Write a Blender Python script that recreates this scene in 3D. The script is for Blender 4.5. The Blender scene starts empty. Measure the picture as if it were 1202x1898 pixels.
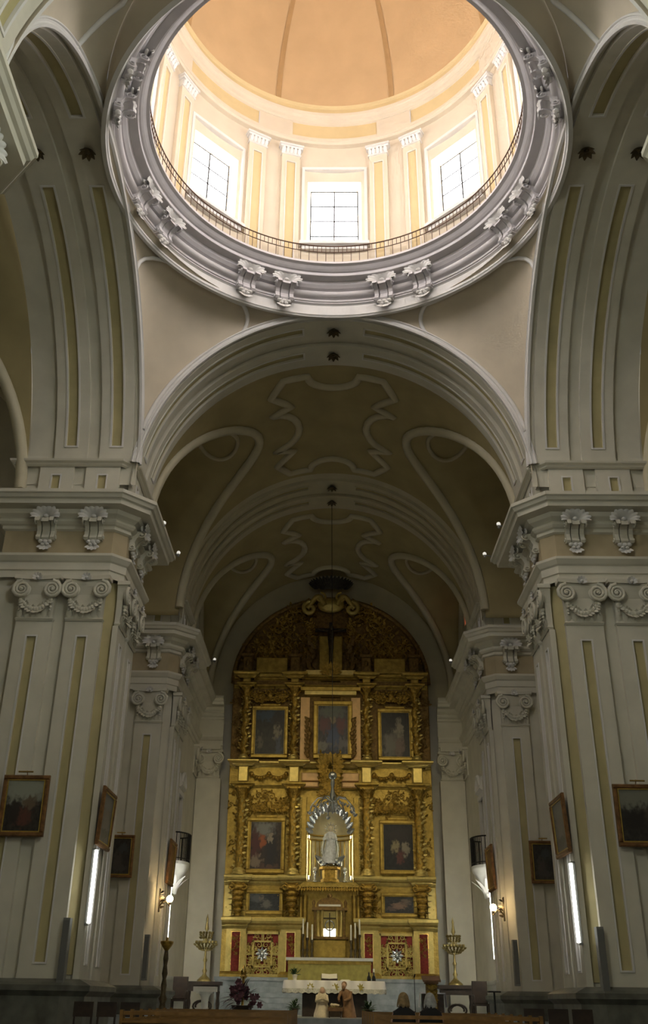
import bpy, bmesh, math, random
from math import sin, cos, pi, radians as rad, sqrt, hypot, atan2
from mathutils import Vector, Matrix
random.seed(7)
S = bpy.context.scene
COL = S.collection

# ------------------------------------------------------------------ camera
CAMX, YAW, PITCH, ROLL, FPX, PPX, CAMH = -0.1246, 0.021975, 0.472669, 0.015541, 1772.5, 575.8, 1.1
_f = Vector((-sin(YAW)*cos(PITCH), cos(YAW)*cos(PITCH), sin(PITCH)))
_r = Vector((cos(YAW), sin(YAW), 0)); _u = _r.cross(_f)
CR = _r*cos(ROLL) + _u*sin(ROLL); CU = _u*cos(ROLL) - _r*sin(ROLL); CF = _f
CAM = Vector((CAMX, 0, CAMH))
cd = bpy.data.cameras.new('camera'); co = bpy.data.objects.new('camera', cd); COL.objects.link(co)
cd.sensor_fit = 'VERTICAL'; cd.sensor_height = 36; cd.lens = FPX/1898*36
cd.shift_x = (601-PPX)/1898; cd.clip_end = 300; cd.clip_start = 0.05
m4 = Matrix((CR, CU, -CF)).transposed().to_4x4(); m4.translation = CAM
co.matrix_world = m4
S.camera = co
def at(u, v, Y=None, X=None, Z=None):
    "world point on the sight line of photo point (u,v) at depth Y (or side X, or height Z)"
    d = CR*((u-PPX)/FPX) + CU*((949-v)/FPX) + CF
    t = Y/d.y if Y is not None else ((X-CAM.x)/d.x if X is not None else (Z-CAM.z)/d.z)
    return CAM + d*t

# ------------------------------------------------------------------ world, exposure
W = bpy.data.worlds.new('sky'); S.world = W; W.use_nodes = True
W.node_tree.nodes['Background'].inputs[0].default_value = (.75, .8, .9, 1)
W.node_tree.nodes['Background'].inputs[1].default_value = 1.0
S.view_settings.view_transform = 'Standard'; S.view_settings.look = 'None'
S.view_settings.exposure = 0.0; S.view_settings.gamma = 1.0
S.view_settings.use_curve_mapping = False
S.cycles.max_bounces = 4; S.cycles.diffuse_bounces = 4; S.cycles.glossy_bounces = 2; S.cycles.transmission_bounces = 2
S.cycles.caustics_reflective = False; S.cycles.caustics_refractive = False; S.cycles.use_denoising = True; S.cycles.use_light_tree = False; S.cycles.adaptive_threshold = .03
PANE = 19.0        # brightness of the sky behind the drum windows
NAVEFILL = 27.0     # glow of the unseen nave windows, added as fill light

# ------------------------------------------------------------------ materials
MATS = {}
def mat(name, col, rough=.7, metal=0.0, var=.0, scale=3.0, bump=0.0, bscale=20., col2=None, emit=None, estr=0., spec=.4):
    if name in MATS: return MATS[name]
    m = bpy.data.materials.new(name); m.use_nodes = True; MATS[name] = m
    nt = m.node_tree; b = nt.nodes['Principled BSDF']
    b.inputs['Base Color'].default_value = (*col, 1); b.inputs['Roughness'].default_value = rough
    b.inputs['Metallic'].default_value = metal; b.inputs['Specular IOR Level'].default_value = spec
    tc = nt.nodes.new('ShaderNodeTexCoord')
    if var > 0 or col2:
        n = nt.nodes.new('ShaderNodeTexNoise'); n.inputs['Scale'].default_value = scale; n.inputs['Detail'].default_value = 6
        nt.links.new(tc.outputs['Object'], n.inputs['Vector'])
        cr = nt.nodes.new('ShaderNodeValToRGB')
        c2 = col2 or tuple(min(1, c*(1+var)) for c in col); c1 = col if col2 else tuple(c*(1-var) for c in col)
        cr.color_ramp.elements[0].color = (*c1, 1); cr.color_ramp.elements[1].color = (*c2, 1)
        cr.color_ramp.elements[0].position = .33; cr.color_ramp.elements[1].position = .67
        nt.links.new(n.outputs['Fac'], cr.inputs[0]); nt.links.new(cr.outputs[0], b.inputs['Base Color'])
    if bump > 0:
        n2 = nt.nodes.new('ShaderNodeTexNoise'); n2.inputs['Scale'].default_value = bscale; n2.inputs['Detail'].default_value = 3
        nt.links.new(tc.outputs['Object'], n2.inputs['Vector'])
        bp = nt.nodes.new('ShaderNodeBump'); bp.inputs['Strength'].default_value = bump; bp.inputs['Distance'].default_value = .05
        nt.links.new(n2.outputs['Fac'], bp.inputs['Height']); nt.links.new(bp.outputs[0], b.inputs['Normal'])
    if emit:
        b.inputs['Emission Color'].default_value = (*emit, 1); b.inputs['Emission Strength'].default_value = estr
    return m
CREAM = mat('cream_stucco', (.64,.61,.515), .85, var=.06, scale=1.2, bump=.05, bscale=40)
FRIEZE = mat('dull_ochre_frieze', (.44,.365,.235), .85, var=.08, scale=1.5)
OCHRE = mat('ochre_stucco', (.47,.41,.22), .85, var=.08, scale=1.5)
TRIM = mat('white_moulding', (.70,.68,.66), .75, var=.04, scale=2)
RINGM = mat('lilac_white_moulding', (.60,.57,.58), .7, var=.05, scale=2)
PEND = mat('pendentive_stucco', (.56,.49,.38), .9, var=.08, scale=.8)
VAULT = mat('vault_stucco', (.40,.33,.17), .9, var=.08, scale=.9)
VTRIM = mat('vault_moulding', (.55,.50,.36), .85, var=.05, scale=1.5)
PEACH = mat('peach_stucco', (.60,.42,.235), .9, var=.05, scale=1)
DRUMC = mat('drum_stucco', (.67,.585,.46), .85, var=.03, scale=1.5)
DRUMY = mat('drum_ochre', (.65,.51,.28), .85, var=.04, scale=1.5)
RIBD = mat('dome_rib_stucco', (.44,.28,.13), .9, var=.05)
PLINTH = mat('dark_veined_marble', (.085,.085,.07), .35, col2=(.17,.17,.14), scale=2.5)
MARBLE = mat('blue_grey_marble', (.30,.34,.36), .35, col2=(.46,.50,.52), scale=3)
WMARB = mat('white_marble', (.72,.72,.68), .4, var=.05, scale=4)
FLOORM = mat('stone_floor', (.20,.19,.17), .4, var=.2, scale=1.5)
GOLD = mat('gilded_wood', (.46,.315,.07), .40, .6, var=.22, scale=5, bump=.35, bscale=14)
GOLDD = mat('carved_gilding', (.40,.255,.05), .32, .7, var=.35, scale=9, bump=.5, bscale=30)
GOLDL = mat('pale_gilding', (.60,.46,.15), .34, .6, var=.12, scale=6, bump=.1)
NICHE = mat('cream_gilt_niche', (.72,.64,.40), .4, .1, var=.08, scale=4)
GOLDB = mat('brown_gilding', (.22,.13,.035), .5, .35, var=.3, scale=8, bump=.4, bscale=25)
PINKG = mat('rose_gilding', (.72,.46,.22), .5, .3, var=.1, scale=4)
RED = mat('red_damask', (.28,.028,.018), .6, var=.25, scale=12)
DARKW = mat('dark_walnut', (.035,.022,.015), .45, var=.3, scale=6)
PEWW = mat('pew_oak', (.21,.11,.03), .26, var=.25, scale=5)
IRON = mat('black_iron', (.02,.02,.02), .5, .6)
RAILI = mat('brown_iron', (.10,.055,.035), .5, .4)
BRONZE = mat('dark_bronze', (.10,.075,.04), .4, .7, var=.3, scale=8)
BRASS = mat('polished_brass', (.72,.50,.16), .25, .9)
CREST = mat('dark_crest_bronze', (.045,.04,.03), .5, .5, var=.3, scale=8)
OLDBR = mat('aged_brass', (.30,.235,.09), .35, .7, var=.3, scale=10)
SILVER = mat('silver', (.55,.57,.58), .25, .9)
LINEN = mat('white_linen', (.84,.83,.87), .9)
LACE = mat('grey_lace', (.55,.55,.52), .9, var=.25, scale=30)
WAX = mat('white_wax', (.85,.82,.72), .6)
GREYM = mat('grey_speaker', (.20,.20,.185), .5, var=.1)
GRILLE = mat('speaker_grille', (.15,.15,.14), .7)
BLACK = mat('black_cloth', (.012,.011,.012), .9)
FRAMEW = mat('brown_gilt_frame', (.20,.10,.035), .45, .25, var=.3, scale=8)
LEAFG = mat('dark_green_leaf', (.03,.07,.02), .6, var=.3, scale=10)
PETAL = mat('mauve_petals', (.16,.07,.09), .8, var=.4, scale=14)
FROND = mat('purple_frond', (.10,.075,.085), .8, var=.3, scale=14)
SKIN = mat('skin', (.52,.33,.24), .6)
BLOND = mat('dark_blond_hair', (.22,.15,.07), .7, var=.3, scale=20)
GREYH = mat('grey_hair', (.33,.33,.33), .7, var=.2, scale=20)
PAINTW = mat('painted_ivory', (.58,.50,.37), .6, var=.15, scale=8)
PAINTB = mat('painted_brown', (.22,.12,.06), .6, var=.2, scale=8)
PAINTBL = mat('painted_pale_blue', (.62,.64,.66), .5, var=.2, scale=8)
YCLOTH = mat('yellow_green_frontal', (.42,.36,.10), .6, .2, var=.15, scale=5)
PANEM = mat('daylit_frosted_glass', (.9,.9,.9), .5, emit=(1.0,.97,.98), estr=PANE)
NFILLM = mat('nave_fill_glass', (.9,.9,.9), .5, emit=(.93,1.0,.93), estr=NAVEFILL)
REDPANE = mat('red_lit_glass', (.5,.1,.04), .4, emit=(1,.22,.10), estr=.45)
GLARE = mat('pier_glare_strip', (.9,.9,.9), .4, emit=(1.0,1.0,.93), estr=12)  # self-glowing white for the glare strips on the crossing piers
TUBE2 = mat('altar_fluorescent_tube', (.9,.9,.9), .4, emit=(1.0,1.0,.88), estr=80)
BULB = mat('warm_bulb', (.9,.8,.6), .4, emit=(1.0,.72,.36), estr=60)
SBULB = mat('clear_bulb', (.8,.8,.75), .3, emit=(1,.95,.85), estr=.6)
NLAMP = mat('niche_lamp', (.9,.9,.9), .4, emit=(1.0,.93,.62), estr=55)

def picture_mat(name, base, blobs, dark=.5, seed=0.):
    "an old oil painting: mottled ground with soft patches (cx, cz, rx, rz, colour) in 0..1 canvas space"
    m = bpy.data.materials.new(name); m.use_nodes = True; nt = m.node_tree; b = nt.nodes['Principled BSDF']
    b.inputs['Roughness'].default_value = .45
    tc = nt.nodes.new('ShaderNodeTexCoord'); N = nt.nodes.new('ShaderNodeTexNoise')
    N.inputs['Scale'].default_value = 10; N.inputs['Detail'].default_value = 6
    mp = nt.nodes.new('ShaderNodeMapping'); mp.inputs['Location'].default_value = (seed, seed*1.7, seed*.3)
    nt.links.new(tc.outputs['Generated'], mp.inputs[0]); nt.links.new(mp.outputs[0], N.inputs['Vector'])
    cr = nt.nodes.new('ShaderNodeValToRGB')
    cr.color_ramp.elements[0].color = (*[c*dark for c in base], 1); cr.color_ramp.elements[1].color = (*[min(1, c*1.6) for c in base], 1)
    cr.color_ramp.elements[0].position = .35; cr.color_ramp.elements[1].position = .75
    nt.links.new(N.outputs['Fac'], cr.inputs[0]); last = cr.outputs[0]
    ad = nt.nodes.new('ShaderNodeVectorMath'); ad.operation = 'MULTIPLY_ADD'
    nt.links.new(N.outputs['Color'], ad.inputs[0]); ad.inputs[1].default_value = (.42,.42,.42); nt.links.new(tc.outputs['Generated'], ad.inputs[2])
    sp = nt.nodes.new('ShaderNodeSeparateXYZ'); nt.links.new(ad.outputs[0], sp.inputs[0])
    def mth(op, a, bb):
        n = nt.nodes.new('ShaderNodeMath'); n.operation = op
        for k, x in enumerate((a, bb)):
            if isinstance(x, (int, float)): n.inputs[k].default_value = x
            else: nt.links.new(x, n.inputs[k])
        return n.outputs[0]
    horiz = mth('MAXIMUM', sp.outputs[0], 0.0)
    for cx, cz, rx, rz, col in blobs:
        dx = mth('DIVIDE', mth('SUBTRACT', horiz, cx+.21), rx); dz = mth('DIVIDE', mth('SUBTRACT', sp.outputs[2], cz+.21), rz)
        d2 = mth('ADD', mth('MULTIPLY', dx, dx), mth('MULTIPLY', dz, dz))
        mr = nt.nodes.new('ShaderNodeMapRange'); mr.interpolation_type = 'SMOOTHSTEP'
        nt.links.new(d2, mr.inputs[0]); mr.inputs[1].default_value = .1; mr.inputs[2].default_value = 1.9
        mr.inputs[3].default_value = 1; mr.inputs[4].default_value = 0
        mx = nt.nodes.new('ShaderNodeMix'); mx.data_type = 'RGBA'
        nt.links.new(mr.outputs[0], mx.inputs['Factor']); nt.links.new(last, mx.inputs[6]); mx.inputs[7].default_value = (*col, 1)
        last = mx.outputs[2]
    nt.links.new(last, b.inputs['Base Color'])
    return m

# ------------------------------------------------------------------ mesh builder
class MB:
    def __init__(s): s.v = []; s.f = []; s.m = []; s.s = []
    def add(s, vs, fs, m=0, sm=False):
        o = len(s.v); s.v += [tuple(p) for p in vs]
        for f in fs: s.f.append(tuple(i+o for i in f)); s.m.append(m); s.s.append(sm)
        return s
    def box(s, x0, x1, y0, y1, z0, z1, m=0):
        return s.add([(x0,y0,z0),(x1,y0,z0),(x1,y1,z0),(x0,y1,z0),(x0,y0,z1),(x1,y0,z1),(x1,y1,z1),(x0,y1,z1)],
                     [(0,3,2,1),(4,5,6,7),(0,1,5,4),(1,2,6,5),(2,3,7,6),(3,0,4,7)], m)
    def bbox(s, x0, x1, y0, y1, z0, z1, b=.03, m=0):
        "box with a bevelled front face (front = y0)"
        vs = [(x0,y1,z0),(x1,y1,z0),(x1,y1,z1),(x0,y1,z1),(x0,y0+b,z0),(x1,y0+b,z0),(x1,y0+b,z1),(x0,y0+b,z1),
              (x0+b,y0,z0+b),(x1-b,y0,z0+b),(x1-b,y0,z1-b),(x0+b,y0,z1-b)]
        fs = [(0,1,2,3),(8,9,10,11)]
        for i in range(4):
            j = (i+1) % 4; fs += [(i,j,4+j,4+i),(4+i,4+j,8+j,8+i)]
        return s.add(vs, fs, m)
    def prism(s, poly, a, b, ax='z', m=0):
        def P(p, t): return (p[0],p[1],t) if ax == 'z' else ((p[0],t,p[1]) if ax == 'y' else (t,p[0],p[1]))
        n = len(poly); vs = [P(p,a) for p in poly]+[P(p,b) for p in poly]
        fs = [tuple(range(n))[::-1], tuple(range(n,2*n))]+[(i,(i+1)%n,n+(i+1)%n,n+i) for i in range(n)]
        return s.add(vs, fs, m)
    def grid(s, rows, m=0, sm=True, cu=False, cv=False):
        n = len(rows[0]); R = len(rows); fs = []
        for i in range(R if cv else R-1):
            for j in range(n if cu else n-1):
                fs.append((i*n+j, i*n+(j+1)%n, ((i+1)%R)*n+(j+1)%n, ((i+1)%R)*n+j))
        return s.add([p for r in rows for p in r], fs, m, sm)
    def lathe(s, prof, c=(0,0,0), n=24, m=0, sm=True, a0=0, a1=2*pi):
        full = abs(a1-a0-2*pi) < 1e-6; k = n if full else n+1
        rows = [[(c[0]+r*cos(a0+(a1-a0)*j/n), c[1]+r*sin(a0+(a1-a0)*j/n), c[2]+z) for j in range(k)] for r, z in prof]
        return s.grid(rows, m, sm, cu=full)
    def loft(s, rings, n=16, m=0, sm=True, cap=True):
        "rings: (cx,cy,cz,rx,ry)"
        rows = [[(cx+rx*cos(2*pi*j/n), cy+ry*sin(2*pi*j/n), cz) for j in range(n)] for cx,cy,cz,rx,ry in rings]
        s.grid(rows, m, sm, cu=True)
        if cap:
            s.add(rows[0], [tuple(range(n))[::-1]], m); s.add(rows[-1], [tuple(range(n))], m)
        return s
    def tube(s, pts, r, n=8, m=0, closed=False, sm=True):
        pts = [Vector(p) for p in pts]; N = len(pts); rows = []; up = Vector((0,0,1)); pv = None
        for i, p in enumerate(pts):
            if closed: t = pts[(i+1)%N]-pts[i-1]
            else: t = pts[min(i+1,N-1)]-pts[max(i-1,0)]
            t.normalize()
            if pv is None:
                a = up if abs(t.dot(up)) < .9 else Vector((1,0,0)); pv = (a-t*a.dot(t)).normalized()
            else:
                pv = pv-t*pv.dot(t)
                pv = pv.normalized() if pv.length > 1e-6 else Vector((1,0,0))
            q = t.cross(pv); rr = r(i/max(1,N-1)) if callable(r) else r
            rows.append([p+pv*(rr*cos(2*pi*j/n))+q*(rr*sin(2*pi*j/n)) for j in range(n)])
        s.grid(rows, m, sm, cu=True, cv=closed)
        if not closed:
            s.add(rows[0], [tuple(range(n))[::-1]], m); s.add(rows[-1], [tuple(range(n))], m)
        return s
    def ball(s, c, r, n=8, k=6, m=0):
        rx, ry, rz = r if isinstance(r, (tuple, list)) else (r,r,r)
        rows = [[(c[0]+rx*sin(pi*i/k)*cos(2*pi*j/n), c[1]+ry*sin(pi*i/k)*sin(2*pi*j/n), c[2]+rz*cos(pi*i/k)) for j in range(n)] for i in range(k+1)]
        return s.grid(rows, m, True, cu=True)
    def sweep(s, path, prof, m=0, sm=False, closed=False):
        "moulding: prof (outward,z) along plan path; outward = left of the direction of travel"
        n = len(path); off = []
        for i in range(n):
            a = Vector(path[i-1]) if (i > 0 or closed) else None; b = Vector(path[i]); c = Vector(path[(i+1)%n]) if (i < n-1 or closed) else None
            ns = []
            for p, q in ((a,b),(b,c)):
                if p is None or q is None: continue
                t = (q-p).normalized(); ns.append(Vector((-t.y,t.x)))
            off.append(ns[0] if len(ns) == 1 else (ns[0]+ns[1])/(1+ns[0].dot(ns[1])))
        rows = [[(path[i][0]+off[i].x*d, path[i][1]+off[i].y*d, z) for i in range(n)] for d, z in prof]
        s.grid(rows, m, sm, cu=closed)
        if not closed:
            for e in (0, n-1): s.add([r[e] for r in rows], [tuple(range(len(rows)))], m)
        return s
    def leaf(s, p, d, up, L, w, curl=.3, m=0):
        "a pointed curling leaf from p along d"
        d = Vector(d).normalized(); up = Vector(up); up = (up-d*up.dot(d)).normalized(); sd = d.cross(up); rows = []
        for t, ww in ((0,.35),(.3,1),(.62,.85),(.88,.4),(1,.03)):
            c = Vector(p)+d*(L*t)+up*(curl*L*t*t)
            rows.append([c-sd*w*ww*.5, c+up*(w*.16*ww), c+sd*w*ww*.5])
        return s.grid(rows, m, True)
    def build(s, name, mats, parent=None, org=None):
        me = bpy.data.meshes.new(name)
        o3 = org if org is not None else (root_loc(parent) if parent else Vector((0,0,0)))
        me.from_pydata([(x-o3[0], y-o3[1], z-o3[2]) for x,y,z in s.v], [], s.f)
        for k in (mats if isinstance(mats, (list,tuple)) else [mats]): me.materials.append(k)
        me.polygons.foreach_set('material_index', s.m); me.polygons.foreach_set('use_smooth', s.s)
        me.update()
        o = bpy.data.objects.new(name, me); COL.objects.link(o)
        if parent: o.parent = parent
        return o
def root_loc(o):
    L = Vector((0,0,0))
    while o is not None: L = L+o.location; o = o.parent
    return L
def tag(o, label, cat, group=None, kind=None):
    o['label'] = label; o['category'] = cat
    if group: o['group'] = group
    if kind: o['kind'] = kind
    return o
def T(name, label, cat, loc=(0,0,0), group=None, kind=None):
    o = bpy.data.objects.new(name, None); COL.objects.link(o); o.location = loc; o.empty_display_size = .2
    return tag(o, label, cat, group, kind)
def dup(o, parent=None):
    c = o.copy(); COL.objects.link(c); c.parent = parent
    for ch in KIDS.get(o.name, list(o.children)): dup(ch, c)
    return c
KIDS = {}
def freeze(o):
    KIDS[o.name] = list(o.children)
    for c in o.children: freeze(c)
def drop(o):
    for c in list(o.children): drop(c)
    bpy.data.objects.remove(o)
def put(proto, parent, loc, rz=0., sc=1.):
    "a copy of a prototype part (with its sub-parts) placed in world position under parent"
    c = dup(proto, parent); L = Vector(loc)-root_loc(parent)
    c.location = L; c.rotation_euler = (0,0,rz)
    c.scale = (sc,sc,sc) if not isinstance(sc, tuple) else sc
    return c
def lin(a, b, n): return [a+(b-a)*i/n for i in range(n+1)]
def panelled(mapf, w0, w1, s0, s1, insets, ds=9., rim=.05, rec=.05, proud=.025, back=.1):
    "a face with sunk panels; returns (frame mesh: 0 face, 1 rim) and one mesh per sunk panel"
    ws = {w0,w1}; ss = {s0,s1}
    for a,b,c,d in insets: ws |= {a,b,a+rim,b-rim}; ss |= {c,d,c+rim,d-rim}
    ws = sorted(ws); s1_ = sorted(ss); ss = []
    for a,b in zip(s1_, s1_[1:]):
        k = max(1, math.ceil((b-a)/ds-1e-6)); ss += [a+(b-a)*i/k for i in range(k)]
    ss.append(s1_[-1])
    def cls(w, q):
        for k,(a,b,c,d) in enumerate(insets):
            if a < w < b and c < q < d:
                return (k,'in') if (a+rim < w < b-rim and c+rim < q < d-rim) else (k,'rim')
        return (-1,'f')
    nw, ns = len(ws)-1, len(ss)-1
    C = [[cls((ws[i]+ws[i+1])/2, (ss[j]+ss[j+1])/2) for j in range(ns)] for i in range(nw)]
    D = {'f':0, 'rim':-proud, 'in':rec}
    fr = MB(); ins = [MB() for _ in insets]
    for i in range(nw):
        for j in range(ns):
            k, t = C[i][j]; d = D[t]
            q = [mapf(ws[i],ss[j],d), mapf(ws[i+1],ss[j],d), mapf(ws[i+1],ss[j+1],d), mapf(ws[i],ss[j+1],d)]
            if t == 'in': ins[k].add(q, [(0,1,2,3)])
            else: fr.add(q, [(0,1,2,3)], 1 if t == 'rim' else 0)
            for di, dj, e in ((1,0,(ws[i+1],ss[j],ws[i+1],ss[j+1])), (0,1,(ws[i],ss[j+1],ws[i+1],ss[j+1]))):
                if i+di < nw and j+dj < ns: d2 = D[C[i+di][j+dj][1]]
                else: d2 = back
                if abs(d2-d) > 1e-6: fr.add([mapf(e[0],e[1],d),mapf(e[2],e[3],d),mapf(e[2],e[3],d2),mapf(e[0],e[1],d2)], [(0,1,2,3)], 1 if 'rim' in (t,) else 0)
            if i == 0: fr.add([mapf(ws[0],ss[j],d),mapf(ws[0],ss[j+1],d),mapf(ws[0],ss[j+1],back),mapf(ws[0],ss[j],back)], [(0,1,2,3)])
            if j == 0: fr.add([mapf(ws[i],ss[0],d),mapf(ws[i+1],ss[0],d),mapf(ws[i+1],ss[0],back),mapf(ws[i],ss[0],back)], [(0,1,2,3)])
    return fr, ins
def panel_part(name, parent, mapf, w0, w1, s0, s1, insets, mats=None, pname='sunk_panel', **k):
    mats = mats or (CREAM, TRIM, OCHRE)
    fr, ins = panelled(mapf, w0, w1, s0, s1, insets, **k)
    o = fr.build(name, [mats[0], mats[1]], parent)
    for q in ins: q.build(pname, mats[2], o)
    return o
def spiral(c, r0, turns, sx=1, ax='xz', n=26, shrink=.9):
    pts = []
    for i in range(n+1):
        t = i/n; a = -pi/2*0+pi/2+sx*2*pi*turns*t; r = r0*(1-shrink*t)
        p = (r*cos(a), r*sin(a))
        pts.append((c[0]+p[0], c[1], c[2]+p[1]) if ax == 'xz' else (c[0], c[1]+p[0], c[2]+p[1]))
    return pts
def scrollwork(mb, x0, x1, z0, z1, y, n, r=.1, tr=.02, seed=1, mirror=True, inside=None):
    rn = random.Random(seed)
    for i in range(n):
        x = rn.uniform(x0, x1); z = rn.uniform(z0, z1)
        if inside and not inside(x, z): continue
        rr = r*rn.uniform(.6,1.2); d = rn.choice((-1,1)); k = rn.uniform(0,6.28)
        for sg in ((1,-1) if mirror else (1,)):
            c = (sg*x, y, z)
            pts = [(c[0]+sg*rr*(1-.85*t)*cos(k+d*8.5*t), y-.05*sin(pi*t), z+rr*(1-.85*t)*sin(k+d*8.5*t)) for t in lin(0,1,12)]
            mb.tube(pts, lambda t: tr*(1.2-.5*t), 5)
            for q in range(3):
                a = k+q*2.1+.4
                mb.leaf((c[0]+sg*rr*.9*cos(a), y, z+rr*.9*sin(a)), (sg*cos(a+.5), -.25, sin(a+.5)), (0,-1,0), rr*1.1, rr*.6, .35)

# ------------------------------------------------------------------ dimensions of the church
A, YC, ZS = 6.15, 19.4, 15.3                   # half width of the crossing, centre of the dome, arch spring
KZ = 6.38/A                                     # chancel arches rise a little more than a half circle
YT, BT, BZ = 18.8, 7.05, 6.55                   # transept arches: centre, half span, rise
YE = YT+BT; YM = 19.1; ZRING = 21.67
ZCAP0, ZCAP1, ZCOR, ZLED = 10.74, 12.10, 14.65, 16.05
YEND = 48.2

# ------------------------------------------------------------------ prototypes of carved parts
def capital_proto(w=1.06, H=1.36):
    body = MB(); rows = []
    for z, k, d in ((0,.5,.02),(.06,.53,.07),(.10,.5,.03),(.16,.49,.03),(.8,.5,.06),(1.05,.55,.14),(1.16,.58,.16)):
        x = w*k*1.0; rows.append([(-x,.12,z),(-x,-d,z),(x,-d,z),(x,.12,z)])
    body.grid(rows, 0, False); o = body.build('capital', CREAM)
    ab = MB()
    for z0,z1,k,d in ((1.16,1.24,.585,.2),(1.24,1.36,.64,.26)):
        pts = [(-w*k,.12)]+[(-w*k+2*w*k*t, -d+.10*sin(pi*t)) for t in lin(0,1,10)]+[(w*k,.12)]
        ab.prism(pts[::-1], z0, z1)
    ab.build('abacus', CREAM, o)
    for sx in (-1,1):
        v = MB(); c = (sx*w*.42, -.19, .93)
        v.tube(spiral(c, .27, 2.6, -sx), lambda t: .055*(1.1-.6*t), 6)
        v.lathe([(.26,0),(.24,.05),(0,.05)], (0,0,0), 16)
        k = len(v.v)-16*3
        for i in range(k, len(v.v)):
            x,y,z = v.v[i]; v.v[i] = (c[0]+x, c[1]+.07-z*.5, c[2]+y)
        v.ball(c, .05); v.build('volute', CREAM, o)
    fl = MB()
    for k in range(7):
        a = rad(-15+35*k); fl.leaf((0,-.22,1.26), (cos(a),-.2,sin(a)), (0,-1,0), .17, .12, .4)
    fl.ball((0,-.27,1.26), .05); fl.build('fleuron', TRIM, o)
    fo = MB()
    for k in range(13):
        t = k/12; x = -w*.42+w*.84*t; z = .62-.3*sin(pi*t)
        fo.ball((x,-.10,z), .055+.03*sin(pi*t), 6, 4)
        fo.leaf((x,-.09,z), (random.uniform(-.5,.5),-.3,-1), (0,-1,0), .2, .13, .5)
        fo.leaf((x,-.09,z), (random.uniform(-.6,.6),-.3,1), (0,-1,0), .15, .1, .5)
    for sx in (-1,1):
        for q in range(4): fo.ball((sx*w*.42,-.12,.6-.1*q), .07-.012*q, 6, 4)
    for k in range(6):
        x = -w*.42+w*.84*k/5; fo.leaf((x,-.03,.10), (0,-.1,1), (0,-1,0), .3, .17, .25)
    fo.build('foliage', CREAM, o)
    freeze(o); return o
def console_proto(m, ms):
    b = MB()
    for x0, x1, k in ((-.24,-.13,1),(-.10,.10,.86),(.13,.24,1)):
        pr = [(0,.42),(-.16*k,.40),(-.22*k,.47),(-.18*k,.58),(-.16*k,.72),(-.22*k,.88),(-.36*k,1.0),(-.46*k,1.02),(-.50*k,.94),(-.44*k,1.12),(-.2*k,1.14),(0,1.14)]
        b.prism(pr, x0, x1, 'x')
    for sx in (-1,1):
        b.tube([(sx*.26, y-.36, z+.98) for _, y, z in spiral((0,0,0), .13, 1.6, sx, 'yz')], .022, 5)
        b.ball((sx*.28,-.36,.98), .045, 6, 4); b.tube([(sx*.26,-.1+.06*cos(a),.52+.06*sin(a)) for a in lin(0,6.28,8)], .02, 4)
    o = b.build('console', m)
    s = MB(); nl = 9; rows = []
    for i in range(7):
        t = i/6; row = []
        for j in range(nl*4+1):
            a = pi*(-.08+1.16*j/(nl*4)); q = .05+.31*t; rip = .05*t*abs(cos(j*pi/4))
            row.append(((q+rip)*cos(a), -.24-.26*sin(t*1.9)*.9-rip, 1.14+(q+rip)*sin(a)*.95))
        rows.append(row)
    s.grid(rows)
    for sx in (-1,1): s.tube([(sx*.3+x*1, -.36, z+1.2) for x, _, z in spiral((0,0,0), .09, 1.3, sx)], .03, 5)
    s.ball((0,-.38,1.17), .07, 8, 5); s.build('shell', ms, o)
    p = MB()
    for x, z, r in ((-.12,.36,.075),(.12,.36,.075),(0,.34,.085),(-.06,.25,.06),(.06,.25,.06)): p.ball((x,-.11,z), r, 7, 5)
    for k in range(-2,3):
        a = -pi/2+k*.5; p.leaf((0,-.06,.24), (cos(a),-.15,sin(a)), (0,-1,0), .25, .15, .3)
    p.build('pendant', ms, o)
    freeze(o); return o
CAPP = capital_proto(); CONS = console_proto(CREAM, TRIM); CONR = console_proto(RINGM, TRIM)

# ------------------------------------------------------------------ piers
EAR = [(.02,12.10),(.02,12.32),(.06,12.34),(.06,12.57),(.11,12.61),(.20,12.74),(.20,12.82),(.0,12.85)]
ECO = [(0,13.62),(.08,13.66),(.08,13.76),(.15,13.79),(.21,13.86),(.21,13.92),(.15,13.98),(.2,14.02),(.30,14.08),(.36,14.2),(.66,14.24),(.68,14.38),(.75,14.41),(.80,14.5),(.85,14.53),(.85,14.64),(0,14.66)]
LED = [(.02,15.86),(.08,15.9),(.10,15.95),(.18,15.99),(.20,16.05),(0,16.06)]
PLI = [(.30,0),(.30,.30),(.22,.36),(.20,.42),(.20,1.12),(.26,1.18),(.32,1.24),(.32,1.36),(.2,1.42),(.02,1.5)]
def entabl(root, path, consoles):
    MB().sweep(path, EAR).build('architrave', CREAM, root)
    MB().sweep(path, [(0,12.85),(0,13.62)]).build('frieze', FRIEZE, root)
    MB().sweep(path, ECO).build('cornice', CREAM, root)
    for x, y, rz in consoles: put(CONS, root, (x,y,12.92), rz, (1.12,1.0,.88))
def pilaster(root, cx, cy, face, w=1.06, zt=ZCAP0, zb=1.5, cap=True):
    "face '-y' or '-x': flat pilaster with a sunk panel; cx,cy = middle of its face"
    def mp(q, s, d): return (cx+q, cy+d, s) if face == '-y' else (cx+d, cy-q, s)
    panel_part('pilaster_shaft', root, mp, -w/2, w/2, zb, zt, [(-.18,.18,zb+.32,zt-.42)], back=.16, rim=.045, rec=.06)
    panel_part('pedestal_block', root, mp, -w/2, w/2, 14.6, 15.9, [(-.17,.17,14.95,15.6)], back=.16, rim=.045, rec=.05)
    if cap: put(CAPP, root, (cx, cy, ZCAP0), 0 if face == '-y' else -pi/2)
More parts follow.
